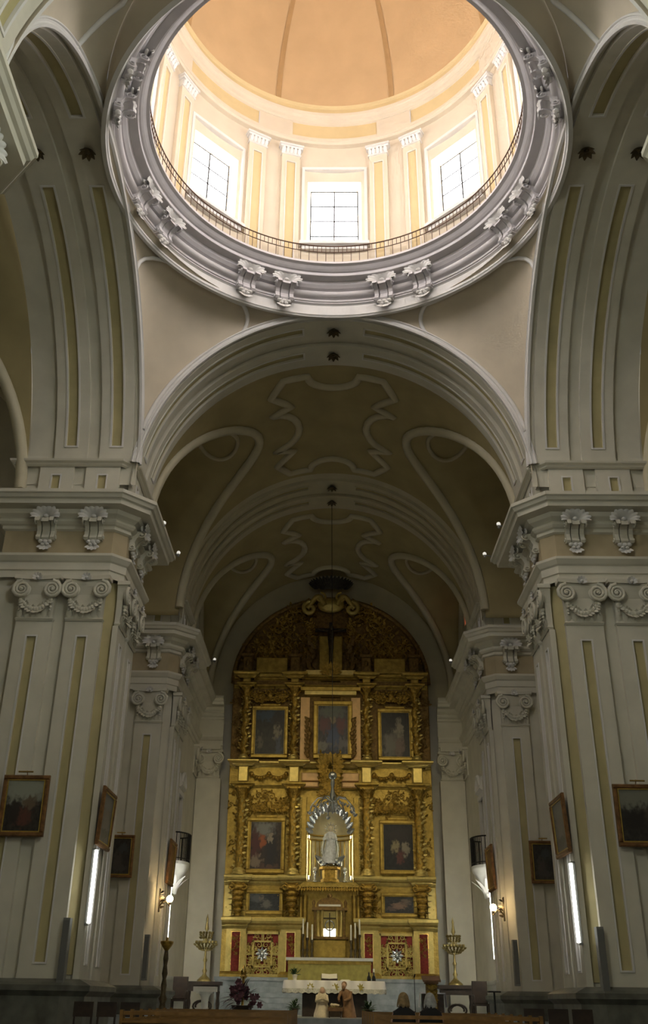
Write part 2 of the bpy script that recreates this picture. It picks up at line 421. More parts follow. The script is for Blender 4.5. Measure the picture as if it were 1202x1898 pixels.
def make_pier(label):
    r = T('crossing_pier', label, 'pier', (8.1,27.5,0), 'crossing piers', 'structure')
    core = [(6.42,26.38),(6.42,29.1),(9.9,29.1),(9.9,26.0),(6.78,26.0)]
    MB().prism(core[::-1], 0, 16.0).build('pier_core', CREAM, r)
    # ochre strips in the re-entrant corner and between the twin pilasters
    o = MB(); o.prism([(6.76,25.97),(6.39,26.34),(6.43,26.38),(6.79,26.02)], 1.6, 12.1); o.build('recess_strip', OCHRE, r)
    path = [(9.9,28.6),(9.9,25.85),(6.62,25.85),(6.25,26.22),(6.25,29.1),(8.6,29.1)]
    for x in (7.18,8.62): pilaster(r, x, 25.85, '-y')
    for y in (26.72,28.12): pilaster(r, 6.25, y, '-x')
    entabl(r, path, [(7.18,25.85,0),(8.62,25.85,0),(6.25,26.72,-pi/2),(6.25,28.12,-pi/2)])
    MB().sweep(path, LED).build('impost_moulding', CREAM, r)
    MB().sweep(path, PLI).build('plinth', PLINTH, r)
    freeze(r); return r
def mirror_to(proto, sx, sy, label):
    c = dup(proto); c['label'] = label
    x, y, z = proto.location
    c.location = (sx*x, YM+sy*(y-YM) if proto is P1 else YT+sy*(y-YT), z); c.scale = (sx, sy, 1); return c
P1 = None
P1 = make_pier('far right pier of the dome crossing, twin panelled pilasters')
mirror_to(P1, -1, 1, 'far left pier of the dome crossing, twin panelled pilasters')
mirror_to(P1, 1, -1, 'near right crossing pier with only its cornice in view')
mirror_to(P1, -1, -1, 'near left crossing pier with only its cornice in view')
def make_pier2(label):
    r = T('chancel_pier', label, 'pier', (7.4,39,0), 'chancel piers', 'structure')
    MB().prism([(6.42,37.7),(6.42,40.6),(9.2,40.6),(9.2,37.3),(6.78,37.3)][::-1], 0, 16.0).build('pier_core', CREAM, r)
    path = [(9.0,37.15),(6.62,37.15),(6.25,37.52),(6.25,40.6),(7.2,40.6)]
    pilaster(r, 7.2, 37.15, '-y')
    for y in (38.2,39.65): pilaster(r, 6.25, y, '-x')
    entabl(r, path, [(7.2,37.15,0),(6.25,38.2,-pi/2),(6.25,39.65,-pi/2)])
    MB().sweep(path, LED).build('impost_moulding', CREAM, r)
    MB().sweep(path, PLI).build('plinth', PLINTH, r)
    freeze(r); return r
P2 = make_pier2('right chancel pier standing behind the crossing pier')
mirror_to(P2, -1, 1, 'left chancel pier standing behind the crossing pier')

# ------------------------------------------------------------------ arches
def arch(name, label, mapf, w_bands, w0, w1, R, boss=True, mats=None):
    "mapf(r,phi,w)->xyz"
    mats = mats or (CREAM, TRIM, OCHRE)
    r = T(name, label, 'arch', mapf(0,0,(w0+w1)/2), None, 'structure')
    MB().grid([[mapf(R+.13,p,w) for w in (w0,w1)] for p in lin(0,pi,72)]).build('intrados', mats[0], r)
    ph0 = rad(6.5)
    for a,b in w_bands:
        ins = []
        for p0,p1 in ((10.5,80.5),(99.5,169.5)): ins.append((a+.3,b-.3,rad(p0)*R,rad(p1)*R))
        panel_part('rib_band', r, lambda w,s,d: mapf(R+d,s/R,w), a, b, ph0*R, (pi-ph0)*R, ins, mats, ds=R*rad(2.5), back=.14, rim=.06, rec=.06)
        if boss:
            m = MB(); c = Vector(mapf(R-.02,pi/2,(a+b)/2))
            for k in range(8):
                an = k*pi/4; m.leaf(c, (cos(an),sin(an),-.2), (0,0,-1), .27, .17, .35)
            m.ball(c, .09); m.build('boss', BRONZE, r)
    return r
BX = [(6.3,7.34),(7.72,8.76)]; BY = [(25.95,26.97),(27.33,28.35)]; B2 = [(37.2,38.2),(38.62,39.62)]
ychan = lambda r, p, w: (r*cos(p), w, ZS+KZ*r*sin(p))
arch('chancel_arch', 'wide chancel arch with two panelled ribs below the dome', ychan, BY, YE, 28.7, A)
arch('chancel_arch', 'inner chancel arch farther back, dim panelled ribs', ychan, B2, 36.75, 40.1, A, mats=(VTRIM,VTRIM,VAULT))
arch('nave_arch', 'nave arch behind the viewer with panelled ribs', lambda r,p,w: (r*cos(p), 2*YT-w, ZS+KZ*r*sin(p)), BY, YE, 28.7, A, False)
for sx, sd in ((-1,'left'),(1,'right')):
    arch('transept_arch', sd+' transept arch with two dark panelled ribs', lambda r,p,w,sx=sx: (sx*w, YT+r*cos(p), ZS+BZ/BT*r*sin(p)), BX, A, 9.6, BT)
# archivolts: pale mouldings on the crossing faces of the four arches
def archivolt(name, label, mapf, R):
    m = MB(); prof = [(.0,.0),(.0,-.08),(.05,-.11),(.08,-.08),(.15,-.08),(.17,-.13),(.21,-.12),(.24,-.05),(.24,.08)]
    m.grid([[mapf(R+d, p, y) for d,y in prof] for p in lin(rad(6.2),pi-rad(6.2),90)], sm=False)
    tag(m.build(name, TRIM), label, 'moulding', None, 'structure')
archivolt('trim_1', 'pale moulding edging the chancel arch under the dome', lambda r,p,d: (r*cos(p), YE+d, ZS+KZ*r*sin(p)), A)
archivolt('trim_2', 'pale moulding edging the nave arch behind', lambda r,p,d: (r*cos(p), YT-BT-d, ZS+KZ*r*sin(p)), A)
archivolt('trim_3', 'pale moulding edging the left transept arch', lambda r,p,d: (-A-d, YT+r*cos(p), ZS+BZ/BT*r*sin(p)), BT)
archivolt('trim_4', 'pale moulding edging the right transept arch', lambda r,p,d: (A+d, YT+r*cos(p), ZS+BZ/BT*r*sin(p)), BT)

# ------------------------------------------------------------------ pendentives
def pend(s, t, off=0.):
    "s: height along the arches (0 corner, 1 crown), t: 0 chancel arch .. pi/2 transept arch"
    p = s*pi/2; xC, zC = A*cos(p), ZS+KZ*A*sin(p); yT, zT = YT+BT*cos(p), ZS+BZ*sin(p)
    k = 2*t/pi; x = xC+(A-xC)*sin(t); y = yT+(YE-yT)*cos(t)
    v = Vector((x, y, zC+(zT-zC)*k)); n = Vector((-sin(t)*cos(p), -cos(t)*cos(p), -sin(p)-.15))
    return v+n.normalized()*off
def pendentive(label):
    r = T('ceiling_pendentive', label, 'pendentive', (A,YE,ZS), 'pendentives', 'structure')
    MB().grid([[tuple(pend(q,t)) for t in lin(0,pi/2,28)] for q in lin(.0,1,40)]).build('pendentive_surface', PEND, r)
    def e(q, w=.40): # angle for a border of width w
        p = q*pi/2; return w/(1.571*(.5*(A+BT)*(1-cos(p)))+.3)*pi/2
    C_ = [(q, e(q,.36)) for q in lin(.19,.70,22)]; T_ = [(q, pi/2-e(q,.26)) for q in lin(.19,.65,20)]
    D = rad
    def seg(a, b, n): return [(a[0]+(b[0]-a[0])*t, a[1]+(b[1]-a[1])*t) for t in lin(0,1,n)[1:-1]]
    ringp = [(.955, D(a)) for a in lin(27,53,12)]
    path = C_+seg(C_[-1],ringp[0],6)+ringp+seg(ringp[-1],T_[-1],6)+T_[::-1]
    MB().tube([tuple(pend(q,t,.03)) for q,t in path], .07, 6, closed=True).build('panel_moulding', TRIM, r)
    freeze(r); return r
PD = pendentive('far right pendentive between chancel and transept arch')
for sx,sy,l in ((-1,1,'far left pendentive between chancel and transept arch'),(1,-1,'near right pendentive above the top corner of view'),(-1,-1,'near left pendentive above the top corner of view')):
    mirror_to(PD, sx, sy, l)

# ------------------------------------------------------------------ ring cornice of the dome
C0 = (0,YC,0)
ring = T('trim_5', 'circular stucco cornice ring with paired consoles under the drum', 'cornice', (0,YC,ZRING), None, 'structure')
RZ = ZRING-21.65
def rprof(p): return [(r,z+RZ) for r,z in p]
MB().lathe(rprof([(6.42,21.60),(6.3,21.58),(6.27,21.62),(6.24,21.64),(6.24,22.02),(6.2,22.04)]), C0, 144, sm=False).build('architrave_band', TRIM, ring)
MB().lathe(rprof([(6.2,22.04),(6.16,22.06),(6.16,22.10),(6.12,22.11),(6.12,22.16),(6.16,22.18),(6.16,22.24)]), C0, 144, sm=False).build('fillet', RINGM, ring)
MB().lathe(rprof([(6.16,22.24),(6.06,22.25),(5.99,22.29),(5.96,22.36),(5.99,22.43),(6.06,22.47),(6.1,22.48)]), C0, 144).build('torus_moulding', RINGM, ring)
MB().lathe(rprof([(6.1,22.48),(5.95,22.52),(5.85,22.60),(5.8,22.70),(5.56,22.72),(5.54,22.73),(5.54,22.84),(5.48,22.86),(5.42,22.9),(5.34,22.97),(5.27,22.99),(5.24,23.0),(5.24,23.08),(5.9,23.1)]), C0, 144, sm=False).build('corona', RINGM, ring)
for sx in (-1,1):           # soffit closing the gap between the ring and the crowns of the four arches
    for sy in (-1,1):
        g = []
        for t in lin(0,pi/2,24):
            e = pend(1,t); a_ = Vector((sx*e.x, YT+sy*(e.y-YT), e.z+.02)); b_ = Vector((sx*6.4*sin(t), YC+sy*6.4*cos(t), 21.60+RZ))
            g.append([a_+(b_-a_)*k for k in lin(0,1,4)])
        MB().grid(g).build('ring_soffit', PEND, ring)
for k in range(8):
    for d in (-6.4,6.4):
        a = rad(45*k+22.5+d)           # angle from +Y towards +X
        put(CONR, ring, (6.16*sin(a), YC+6.16*cos(a), 21.60+RZ), -a, (1.28,1.15,.80))
# railing on the ring
rail = T('gallery_railing', 'thin iron railing running round the foot of the drum', 'railing', (0,YC,23.1+RZ))
for z,r_ in ((23.82,.022),(23.56,.016)):
    MB().tube([(5.33*cos(a),YC+5.33*sin(a),z+RZ) for a in lin(0,2*pi,120)[:-1]], r_, 5, closed=True).build('handrail' if z > 23.7 else 'lower_rail', RAILI, rail)
bar = None
for k in range(236):
    a = 2*pi*k/236; long_ = k % 2 == 0
    if k < 2:
        b_ = MB().tube([(0,0,-.0 if long_ else .46),(0,0,.72)], .011, 4).build('baluster', RAILI); b_.parent = rail
        if k == 0: bar = b_
        else: bar2 = b_
        o = b_
    else:
        o = (bar if long_ else bar2).copy(); COL.objects.link(o)
    o.location = (5.33*sin(a), 5.33*cos(a), .0)

# ------------------------------------------------------------------ drum, windows and dome
ZD0, ZD1 = 23.05+RZ, 29.1
WA, WZ0, WZ1 = 9.46, 24.25, 27.2
RD = 5.78
dr = T('wall_drum', 'sunlit cylindrical drum wall with paired pilasters between windows', 'wall', (0,YC,ZD0), None, 'structure')
m = MB()
def cyl(r, deg, z): return (r*sin(rad(deg)), YC+r*cos(rad(deg)), z)
for k in range(8):
    c = 45*k
    for a0,a1,z0,z1 in ((c+WA,c+45-WA,ZD0,ZD1),(c-WA,c+WA,ZD0,WZ0),(c-WA,c+WA,WZ1,ZD1)):
        m.grid([[cyl(RD,a,z) for a in lin(a0,a1,8)] for z in (z0,z1)])
m.build('drum_masonry', DRUMC, dr)
pil = None
for k in range(8):
    for d in (-6.4,6.4):
        a = 45*k+22.5+d
        if pil is None:
            pil, ins = None, None
            fr, ins = panelled(lambda w,s,dd: (w, dd, s), -.33,.33,ZD0-ZD0,5.15, [(-.19,.19,.35,4.85)], rim=.03, rec=.04, proud=.012, back=.14)
            pil = fr.build('drum_pilaster', [DRUMC,TRIM]); ins[0].build('sunk_panel', DRUMY, pil)
            cp = MB()
            for z0,z1,h,dd in ((5.15,5.22,.36,.04),(5.22,5.45,.34,.03),(5.45,5.53,.40,.09),(5.53,5.62,.44,.13)): cp.box(-h,h,-dd,.14,z0,z1)
            for q in range(5): cp.leaf((-.28+.14*q,-.04,5.2),(0,-.2,1),(0,-1,0),.26,.13,.3)
            cp.build('pilaster_capital', TRIM, pil); freeze(pil); PILP = pil
        put(PILP, dr, (5.63*sin(rad(a)), YC+5.63*cos(rad(a)), ZD0), -rad(a))
drop(PILP)
MB().lathe([(5.78,28.95),(5.62,28.97),(5.60,29.08),(5.56,29.1),(5.56,29.22),(5.66,29.24)], C0, 120, sm=False).build('drum_architrave', DRUMC, dr)
fr_ = MB()
for k in range(8):
    c = 45*k
    fr_.grid([[cyl(5.66,a,z) for a in lin(c-16,c+16,14)] for z in (29.24,29.95)])
fr_.build('drum_frieze', DRUMY, dr)
fb = MB()
for k in range(8):
    c = 45*k+22.5
    fb.grid([[cyl(5.60,a,z) for a in lin(c-6.6,c+6.6,6)] for z in (29.24,29.95)])
fb.build('frieze_blocks', DRUMC, dr)
MB().lathe([(5.66,29.95),(5.60,29.98),(5.58,30.08),(5.50,30.12),(5.46,30.22),(5.42,30.25),(5.40,30.36),(5.55,30.38)], C0, 120, sm=False).build('drum_cornice', DRUMC, dr)
MB().lathe([(5.55,30.38),(5.47,30.44),(5.47,30.62),(5.42,30.66),(5.38,30.72),(5.44,30.76)], C0, 120, sm=False).build('dome_base_moulding', DRUMY, dr)
dm = T('ceiling_dome', 'peach plastered dome vault with flat radial ribs', 'dome', (0,YC,30.7), None, 'structure')
MB().lathe([(5.44*cos(t),30.74+5.9*sin(t)) for t in lin(0,pi/2-.02,40)], C0, 96).build('dome_shell', PEACH, dm)
for k in range(8):
    a = rad(45*k+22.5); g = []
    for t in lin(.0,pi/2-.12,24):
        r_ = 5.41*cos(t); z = 30.74+5.87*sin(t); w_ = .10*(.35+.65*cos(t))
        ct = Vector((r_*sin(a), YC+r_*cos(a), z)); sd = Vector((cos(a),-sin(a),0))
        g.append([ct-sd*w_, ct+sd*w_])
    MB().grid(g).build('dome_rib', RIBD, dm)
for k in range(8):
    w = T('window_%d' % (k+1), ['bright drum window straight ahead over the chancel arch','bright drum window to the right of the central one','drum window over the right transept arch','drum window at the near right of the dome','drum window at the near side above the viewer','drum window at the near left of the dome','drum window over the left transept arch','bright drum window to the left of the central one'][k], 'window', (0,0,0), 'drum windows', 'structure')
    hw, hp = .95, .84; y0, y1 = RD*cos(rad(WA)), RD+.34
    zi0, zi1, zp0, zp1 = WZ0, WZ1, WZ0+.05, 27.1
    rv = MB(); q = [(-hw,y0,zi0),(hw,y0,zi0),(hw,y0,zi1),(-hw,y0,zi1)]; q2 = [(-hp,y1,zp0),(hp,y1,zp0),(hp,y1,zp1),(-hp,y1,zp1)]
    rv.add(q+q2, [(0,1,5,4),(1,2,6,5),(2,3,7,6),(3,0,4,7)]); o1 = rv.build('reveal', DRUMC, w)
    sur = MB()
    for a_,b_,c_,d_ in ((-1.16,1.16,27.72,27.84),(-1.16,-1.06,zi0,27.72),(1.06,1.16,zi0,27.72)): sur.box(a_,b_,y0-.10,y0+.12,c_,d_)
    sur.build('surround', TRIM, w)
    sl = MB(); sl.box(-1.2,1.2,y0-.28,y0+.15,zi0-.16,zi0-.03); sl.box(-1.12,1.12,y0-.16,y0+.15,zi0-.3,zi0-.16); sl.build('sill', TRIM, w)
    xs = lin(-hp,hp,2); zs_ = lin(zp0,zp1,4)
    for i in range(2):
        for j in range(4): MB().box(xs[i]+.015,xs[i+1]-.015,y1-.02,y1,zs_[j]+.012,zs_[j+1]-.012).build('pane', PANEM, w)
    fm = MB()
    for x in xs: fm.box(x-.025,x+.025,y1-.05,y1+.03,zp0,zp1)
    for z in zs_: fm.box(-hp,hp,y1-.04,y1+.03,z-.018,z+.018)
    fm.build('glazing_bars', IRON, w)
    w.location = (0,YC,0); w.rotation_euler = (0,0,-rad(45*k))

# ------------------------------------------------------------------ vaults
def bay(name, label, mp, y0, y1, R, xw, rl, hl, zc=ZS, cart=True, ovals=True, mats=(VAULT,VTRIM), walls=True):
    r = T(name, label, 'vault', mp(0,(y0+y1)/2,zc+R), None, 'structure'); ym = (y0+y1)/2
    def z1(x): return zc+KZ*sqrt(max(0,R*R-x*x)) if abs(x) < R else -9
    def z2(y): return zc+hl*sqrt(max(0,1-((y-ym)/rl)**2)) if abs(y-ym) < rl else zc-.2
    def zz(x,y): return max(z1(x), z2(y))
    xs = sorted(set([round(R*sin(t),4) for t in lin(-pi/2,pi/2,64)]+lin(-xw,-R,3)+lin(R,xw,3)))
    ys = sorted(set(lin(y0,y1,8)+[round(ym+rl*sin(t),4) for t in lin(-pi/2,pi/2,40)]+[ym-rl-.01,ym+rl+.01]))
    ys = [y for y in ys if y0 <= y <= y1]
    MB().grid([[mp(x,y,zz(x,y)) for x in xs] for y in ys]).build('vault_web', mats[0], r)
    for sx in (-1,1):
        pts = []; pts_b = []
        for t in lin(-.985,.985,40):
            y = ym+rl*sin(t*pi/2); z = z2(y); x = sqrt(max(0,R*R-((z-zc)/KZ)**2))
            pts.append(mp(sx*(x-.02), y, z-.02))
        MB().tube(pts, .19, 6).build('groin_rib', mats[1], r)
        if xw > R+.6:
            pts = [mp(sx*(xw-.08), ym+(rl-.12)*sin(t*pi/2), z2(ym+(rl-.12)*sin(t*pi/2))-.12) for t in lin(-.98,.98,30)]
            MB().tube(pts, .16, 6).build('wall_rib', mats[1], r)
        if ovals:
            xo = 4.6; ov = []
            for a in lin(0,2*pi,30)[:-1]:
                x = xo+.8*cos(a); y = ym+1.1*sin(a); ov.append(mp(sx*x, y, max(z2(y),z1(x))-.03))
            MB().tube(ov, .09, 5, closed=True).build('oval_moulding', mats[1], r)
    if cart:
        hx, hy = 2.0, (y1-y0)/2-.55; P = []
        def q(x,y): P.append((x,y))
        rr = .95
        corner = [(hx+.35,-hy*.38),(hx-.4,-hy*.48),(hx+.35,-hy*.74),(hx-.15,-hy),(rr,-hy)]
        for x,y in corner: q(x,y)
        for a in lin(0,pi,12)[1:-1]: q(rr*cos(a), -hy+rr*.85*sin(a))
        for x,y in corner[::-1]: q(-x,y)
        for a in lin(-pi/2,pi/2,10)[1:-1]: q(-hx-.35+1.0*cos(a), hy*.38*sin(a))
        for x,y in corner: q(-x,-y)
        for a in lin(0,pi,12)[1:-1]: q(-rr*cos(a), hy-rr*.85*sin(a))
        for x,y in corner[::-1]: q(x,-y)
        for a in lin(-pi/2,pi/2,10)[1:-1]: q(hx+.35-1.0*cos(a), -hy*.38*sin(a))
        pts = []
        for i in range(len(P)):
            a,b = P[i],P[(i+1)%len(P)]; k = max(1,int(hypot(a[0]-b[0],a[1]-b[1])/.3))
            for t in range(k):
                x = a[0]+(b[0]-a[0])*t/k; y = ym+a[1]+(b[1]-a[1])*t/k; pts.append(mp(x,y,zz(x,y)-.03))
        MB().tube(pts, .16, 6, closed=True).build('cartouche_moulding', mats[1], r)
    return r
ident = lambda x,y,z: (x,y,z)
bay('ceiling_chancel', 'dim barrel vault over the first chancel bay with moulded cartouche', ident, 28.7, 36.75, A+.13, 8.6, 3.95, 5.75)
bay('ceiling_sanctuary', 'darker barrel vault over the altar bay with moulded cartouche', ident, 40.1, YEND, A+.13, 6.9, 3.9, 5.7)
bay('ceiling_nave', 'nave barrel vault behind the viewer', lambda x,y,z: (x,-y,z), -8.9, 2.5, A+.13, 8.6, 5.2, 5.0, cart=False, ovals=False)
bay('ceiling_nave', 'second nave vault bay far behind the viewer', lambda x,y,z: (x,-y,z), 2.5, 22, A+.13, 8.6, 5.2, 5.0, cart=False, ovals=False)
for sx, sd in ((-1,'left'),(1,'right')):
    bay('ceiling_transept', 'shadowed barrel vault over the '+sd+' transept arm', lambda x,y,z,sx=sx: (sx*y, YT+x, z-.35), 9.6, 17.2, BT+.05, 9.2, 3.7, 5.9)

# ------------------------------------------------------------------ walls and floor
def wallbox(name, label, boxes, m=CREAM, cat='wall'):
    q = MB()
    for b in boxes: q.box(*b)
    return tag(q.build(name, m), label, cat, None, 'structure')
wallbox('wall_end', 'pale end wall behind the gilded altarpiece', [(-9,9,YEND,YEND+.4,0,14.6)])
wallbox('wall_end_lunette', 'dull cream lunette wall above the end wall cornice', [(-9,9,YEND,YEND+.4,14.6,22.5)], VTRIM)
for sx, sd in ((-1,'left'),(1,'right')):
    X = lambda a,b: (min(sx*a,sx*b), max(sx*a,sx*b))
    wallbox('wall_chancel_'+sd, sd+' side wall of the first chancel bay behind the crossing pier', [(*X(8.6,9.0),28.6,37.4,0,21.6)])
    w = wallbox('wall_sanctuary_'+sd, sd+' side wall of the altar bay with balcony doorway', [(*X(6.9,7.3),40.0,YEND,14.5,21.6),(*X(6.6,7.0),40.5,42.2,0,14.6),(*X(6.6,7.0),43.3,YEND,0,14.6),(*X(6.6,7.0),42.2,43.3,0,6.1),(*X(6.6,7.0),42.2,43.3,9.0,14.6),(*X(6.95,7.0),42.2,43.3,6.1,9.0)])
    wallbox('wall_transept_'+sd, sd+' transept end and side walls in shadow', [(*X(17.2,17.6),YT-9.7,YT+9.7,0,22.8),(*X(9.6,17.4),YT+9.2,YT+9.6,0,21.8),(*X(9.6,17.4),YT-9.6,YT-9.2,0,21.8),(*X(9.0,10.0),YT+7.1,YT+9.6,16,22.6),(*X(9.0,10.0),YT-9.6,YT-7.1,16,22.6),(*X(9.7,9.95),YT+8.8,YT+10.2,0,16),(*X(9.7,9.95),YT-10.2,YT-8.8,0,16)])
    wallbox('wall_nave_'+sd, sd+' nave side wall behind the viewer', [(*X(8.6,9.0),-22,9.9,0,20)])
    # entablature along the altar bay wall and across the end wall
    en = T('trim_%d' % (6 if sx < 0 else 7), sd+' wall entablature running on to the altarpiece', 'cornice', (sx*6.4,44,14), None, 'structure')
    path = [(6.6,40.6),(6.6,YEND-.02),(5.1,YEND-.02)]; 
    def flip(mb):
        mb.v = [(sx*x,y,z) for x,y,z in mb.v]; return mb
    p2 = [(6.58,40.6),(6.58,47.55),(5.35,47.55)]
    flip(MB().sweep([(x,y) for x,y in p2], [(-.02,12.1)]+EAR)).build('architrave', CREAM, en)
    flip(MB().sweep([(x,y) for x,y in p2], [(0,12.85),(0,13.62)])).build('frieze', CREAM, en)
    flip(MB().sweep([(x,y) for x,y in p2], ECO)).build('cornice', CREAM, en)
    cp = T('corner_pilaster', sd+' corner pilaster with carved capital beside the altarpiece', 'pilaster', (sx*5.9,47.6,0), None, 'structure')
    panel_part('pilaster_shaft', cp, lambda w,s,d,sx=sx: (sx*5.97+w, 47.55+d, s), -.6, .6, .6, ZCAP0, [], back=.5)
    put(CAPP, cp, (sx*5.97,47.55,ZCAP0), 0); put(CAPP, cp, (sx*6.58,46.9,ZCAP0), sx*-pi/2)
    MB().box(sx*5.97-.55,sx*5.97+.55,47.25,48.0,12.1,12.3).build('capital_block', CREAM, cp)
wallbox('wall_west', 'west wall of the nave behind the viewer', [(-9,9,-22.4,-22,0,22.5)])
fl = T('floor', 'stone paved floor of nave and crossing', 'floor', (0,0,0), None, 'structure')
MB().box(-17.4,17.4,-22,YEND,-.3,0).build('floor_slab', FLOORM, fl)
# unseen nave windows behind the viewer, added to brighten piers and pendentives
for i,(x,y,rz,l) in enumerate(((0,-21.9,0,'unseen west window added behind the viewer as fill light'),(-8.5,3.2,pi/2,'unseen left clerestory window added as fill light'),(8.5,3.2,-pi/2,'unseen right clerestory window added as fill light'))):
    w = T('window_%d' % (9+i), l, 'window', (x,y,17.2 if i else 9), None, 'structure')
    hw, hh = (2.2,1.7) if i else (1.0,1.8)
    for a in range(2):
        for b in range(3):
            MB().box(-hw+a*hw+.03,-hw+(a+1)*hw-.03,0,.03,-hh+b*2*hh/3+.03,-hh+(b+1)*2*hh/3-.03).build('pane', NFILLM, w, org=(0,0,0))
    fm = MB()
    for a in lin(-hw,hw,2): fm.box(a-.05,a+.05,-.03,.06,-hh,hh)
    for a in lin(-hh,hh,3): fm.box(-hw,hw,-.03,.06,a-.05,a+.05)
    fm.build('glazing_bars', IRON, w, org=(0,0,0)); w.rotation_euler = (0,0,rz)
# sanctuary floor with steps
sf = T('floor_sanctuary', 'raised grey marble sanctuary floor with front steps', 'floor', (0,38,0), None, 'structure')
for i in range(4): MB().box(-6.2,6.2,34.0+i*.36,35.6,i*.15,(i+1)*.15-.004).build('step', MARBLE, sf)
MB().box(-8.6,8.6,35.4,YEND,0,.6).build('dais', MARBLE, sf)
ha = T('floor_altar_steps', 'blue-grey marble steps rising to the high altar', 'steps', (0,45,.6), None, 'structure')
for i in range(5): MB().box(-3.4+.12*i,3.4-.12*i,43.3+i*.4,46.6,.6+i*.2,.6+(i+1)*.2-.005).build('step', MARBLE, ha)
MB().box(-5.0,5.0,46.45,YEND,.6,1.98).build('altarpiece_plinth', MARBLE, ha)
MB().box(-5.05,5.05,46.38,YEND,1.86,2.0).build('plinth_moulding', MARBLE, ha)

# ------------------------------------------------------------------ altarpiece
YR = 47.2
def zv(v, u=500, Y=YR): return at(u, v, Y=Y).z
def xu(u, v, Y=YR): return abs(at(u, v, Y=Y).x)
AP = T('altarpiece', 'tall gilded baroque altarpiece filling the end wall', 'altarpiece', (0,47.5,2.0))
Z0, ZA, ZB, ZC_, ZD, ZE, ZF, ZG = 2.0, zv(1723), zv(1701), zv(1640), zv(1623), zv(1461), zv(1412), zv(1249)
HWID = 4.92
b = MB()   # backing board with round head
pts = [(-HWID,Z0),(HWID,Z0)]+[(5.0*cos(t), 15.6+4.65*sin(t)) for t in lin(0,pi,40)]
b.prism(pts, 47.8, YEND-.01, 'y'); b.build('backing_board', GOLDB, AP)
b = MB()
b.tube([(5.0*cos(t),47.72,15.6+4.65*sin(t)) for t in lin(0,pi,50)], .13, 6); b.build('round_head_moulding', GOLDB, AP)
for sx in (-1,1):
    b = MB()
    for k in range(3): b.tube([(sx*(HWID-.1-.16*k),47.72,Z0),(sx*(HWID-.1-.16*k),47.72,15.6)], .075, 6)
    b.build('side_moulding', GOLD, AP)
XO1, XI1 = xu(446,1545,46.9), xu(543,1545,46.9)     # main storey columns
XO2, XI2 = xu(454,1345,46.9), xu(545,1345,46.9)     # upper storey columns
def bpath(xo, xi, yf, yb, h=.42, e=4.9):
    R = [(e,yb),(xo+h,yb),(xo+h,yf),(xo-h,yf),(xo-h,yb),(xi+h,yb),(xi+h,yf),(xi-h,yf),(xi-h,yb)]
    return R+[(-x,y) for x,y in R[::-1]]
def course(name, prof, m, xo=None, xi=None, yf=46.85, yb=47.25, h=.42, skip=False):
    q = bpath(xo or XO1, xi or XI1, yf, yb, h)
    if skip:
        n = len(q)//2; MB().sweep(q[:n], prof).build(name, m, AP); MB().sweep(q[n:], prof).build(name, m, AP)
    else: MB().sweep(q, prof).build(name, m, AP)
# lower stage: walls behind, left open in the middle for tabernacle and niche
for sx in (-1,1):
    MB().box(min(sx*1.45,sx*4.9),max(sx*1.45,sx*4.9),47.3,47.85,Z0,ZD).build('stage_wall', GOLD, AP)
    MB().box(min(sx*1.35,sx*4.9),max(sx*1.35,sx*4.9),47.3,47.85,ZD,ZF).build('stage_wall', GOLD, AP)
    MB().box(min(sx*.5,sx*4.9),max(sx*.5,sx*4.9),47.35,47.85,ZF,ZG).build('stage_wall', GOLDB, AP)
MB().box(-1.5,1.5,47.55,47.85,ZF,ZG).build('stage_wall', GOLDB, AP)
MB().box(-1.4,1.4,47.45,47.85,zv(1476),ZF).build('stage_wall', GOLD, AP)
def P2(d, z0, z1, n=1): # simple cornice profile
    h = z1-z0
    return [(0,z0),(.04*d,z0+.02),(.3*d,z0+.25*h),(.35*d,z0+.35*h),(.8*d,z0+.5*h),(d,z0+.7*h),(d,z1-.04),(.9*d,z1),(0,z1)]
course('pedestal_base_moulding', [(.12,Z0),(.12,Z0+.12),(.05,Z0+.2),(0,Z0+.24)], GOLD, yf=46.95, yb=47.3, skip=True)
course('lower_cornice', P2(.26,ZA,ZB), GOLDL, yf=46.95, yb=47.25, skip=True)
course('main_cornice', P2(.24,ZC_,ZD), GOLDL, yf=46.95, yb=47.25, skip=True)
course('entablature_moulding', P2(.16,ZE,ZE+.22), GOLD, yf=46.9, yb=47.3)
course('entablature_cornice', P2(.34,ZF-.26,ZF), GOLDL, yf=46.9, yb=47.3)
course('upper_moulding', P2(.14,zv(1275),zv(1268)), GOLD, XO2, XI2, 46.95, 47.35, .36)
course('upper_cornice', P2(.3,ZG-.30,ZG), GOLD, XO2, XI2, 46.95, 47.35, .36)
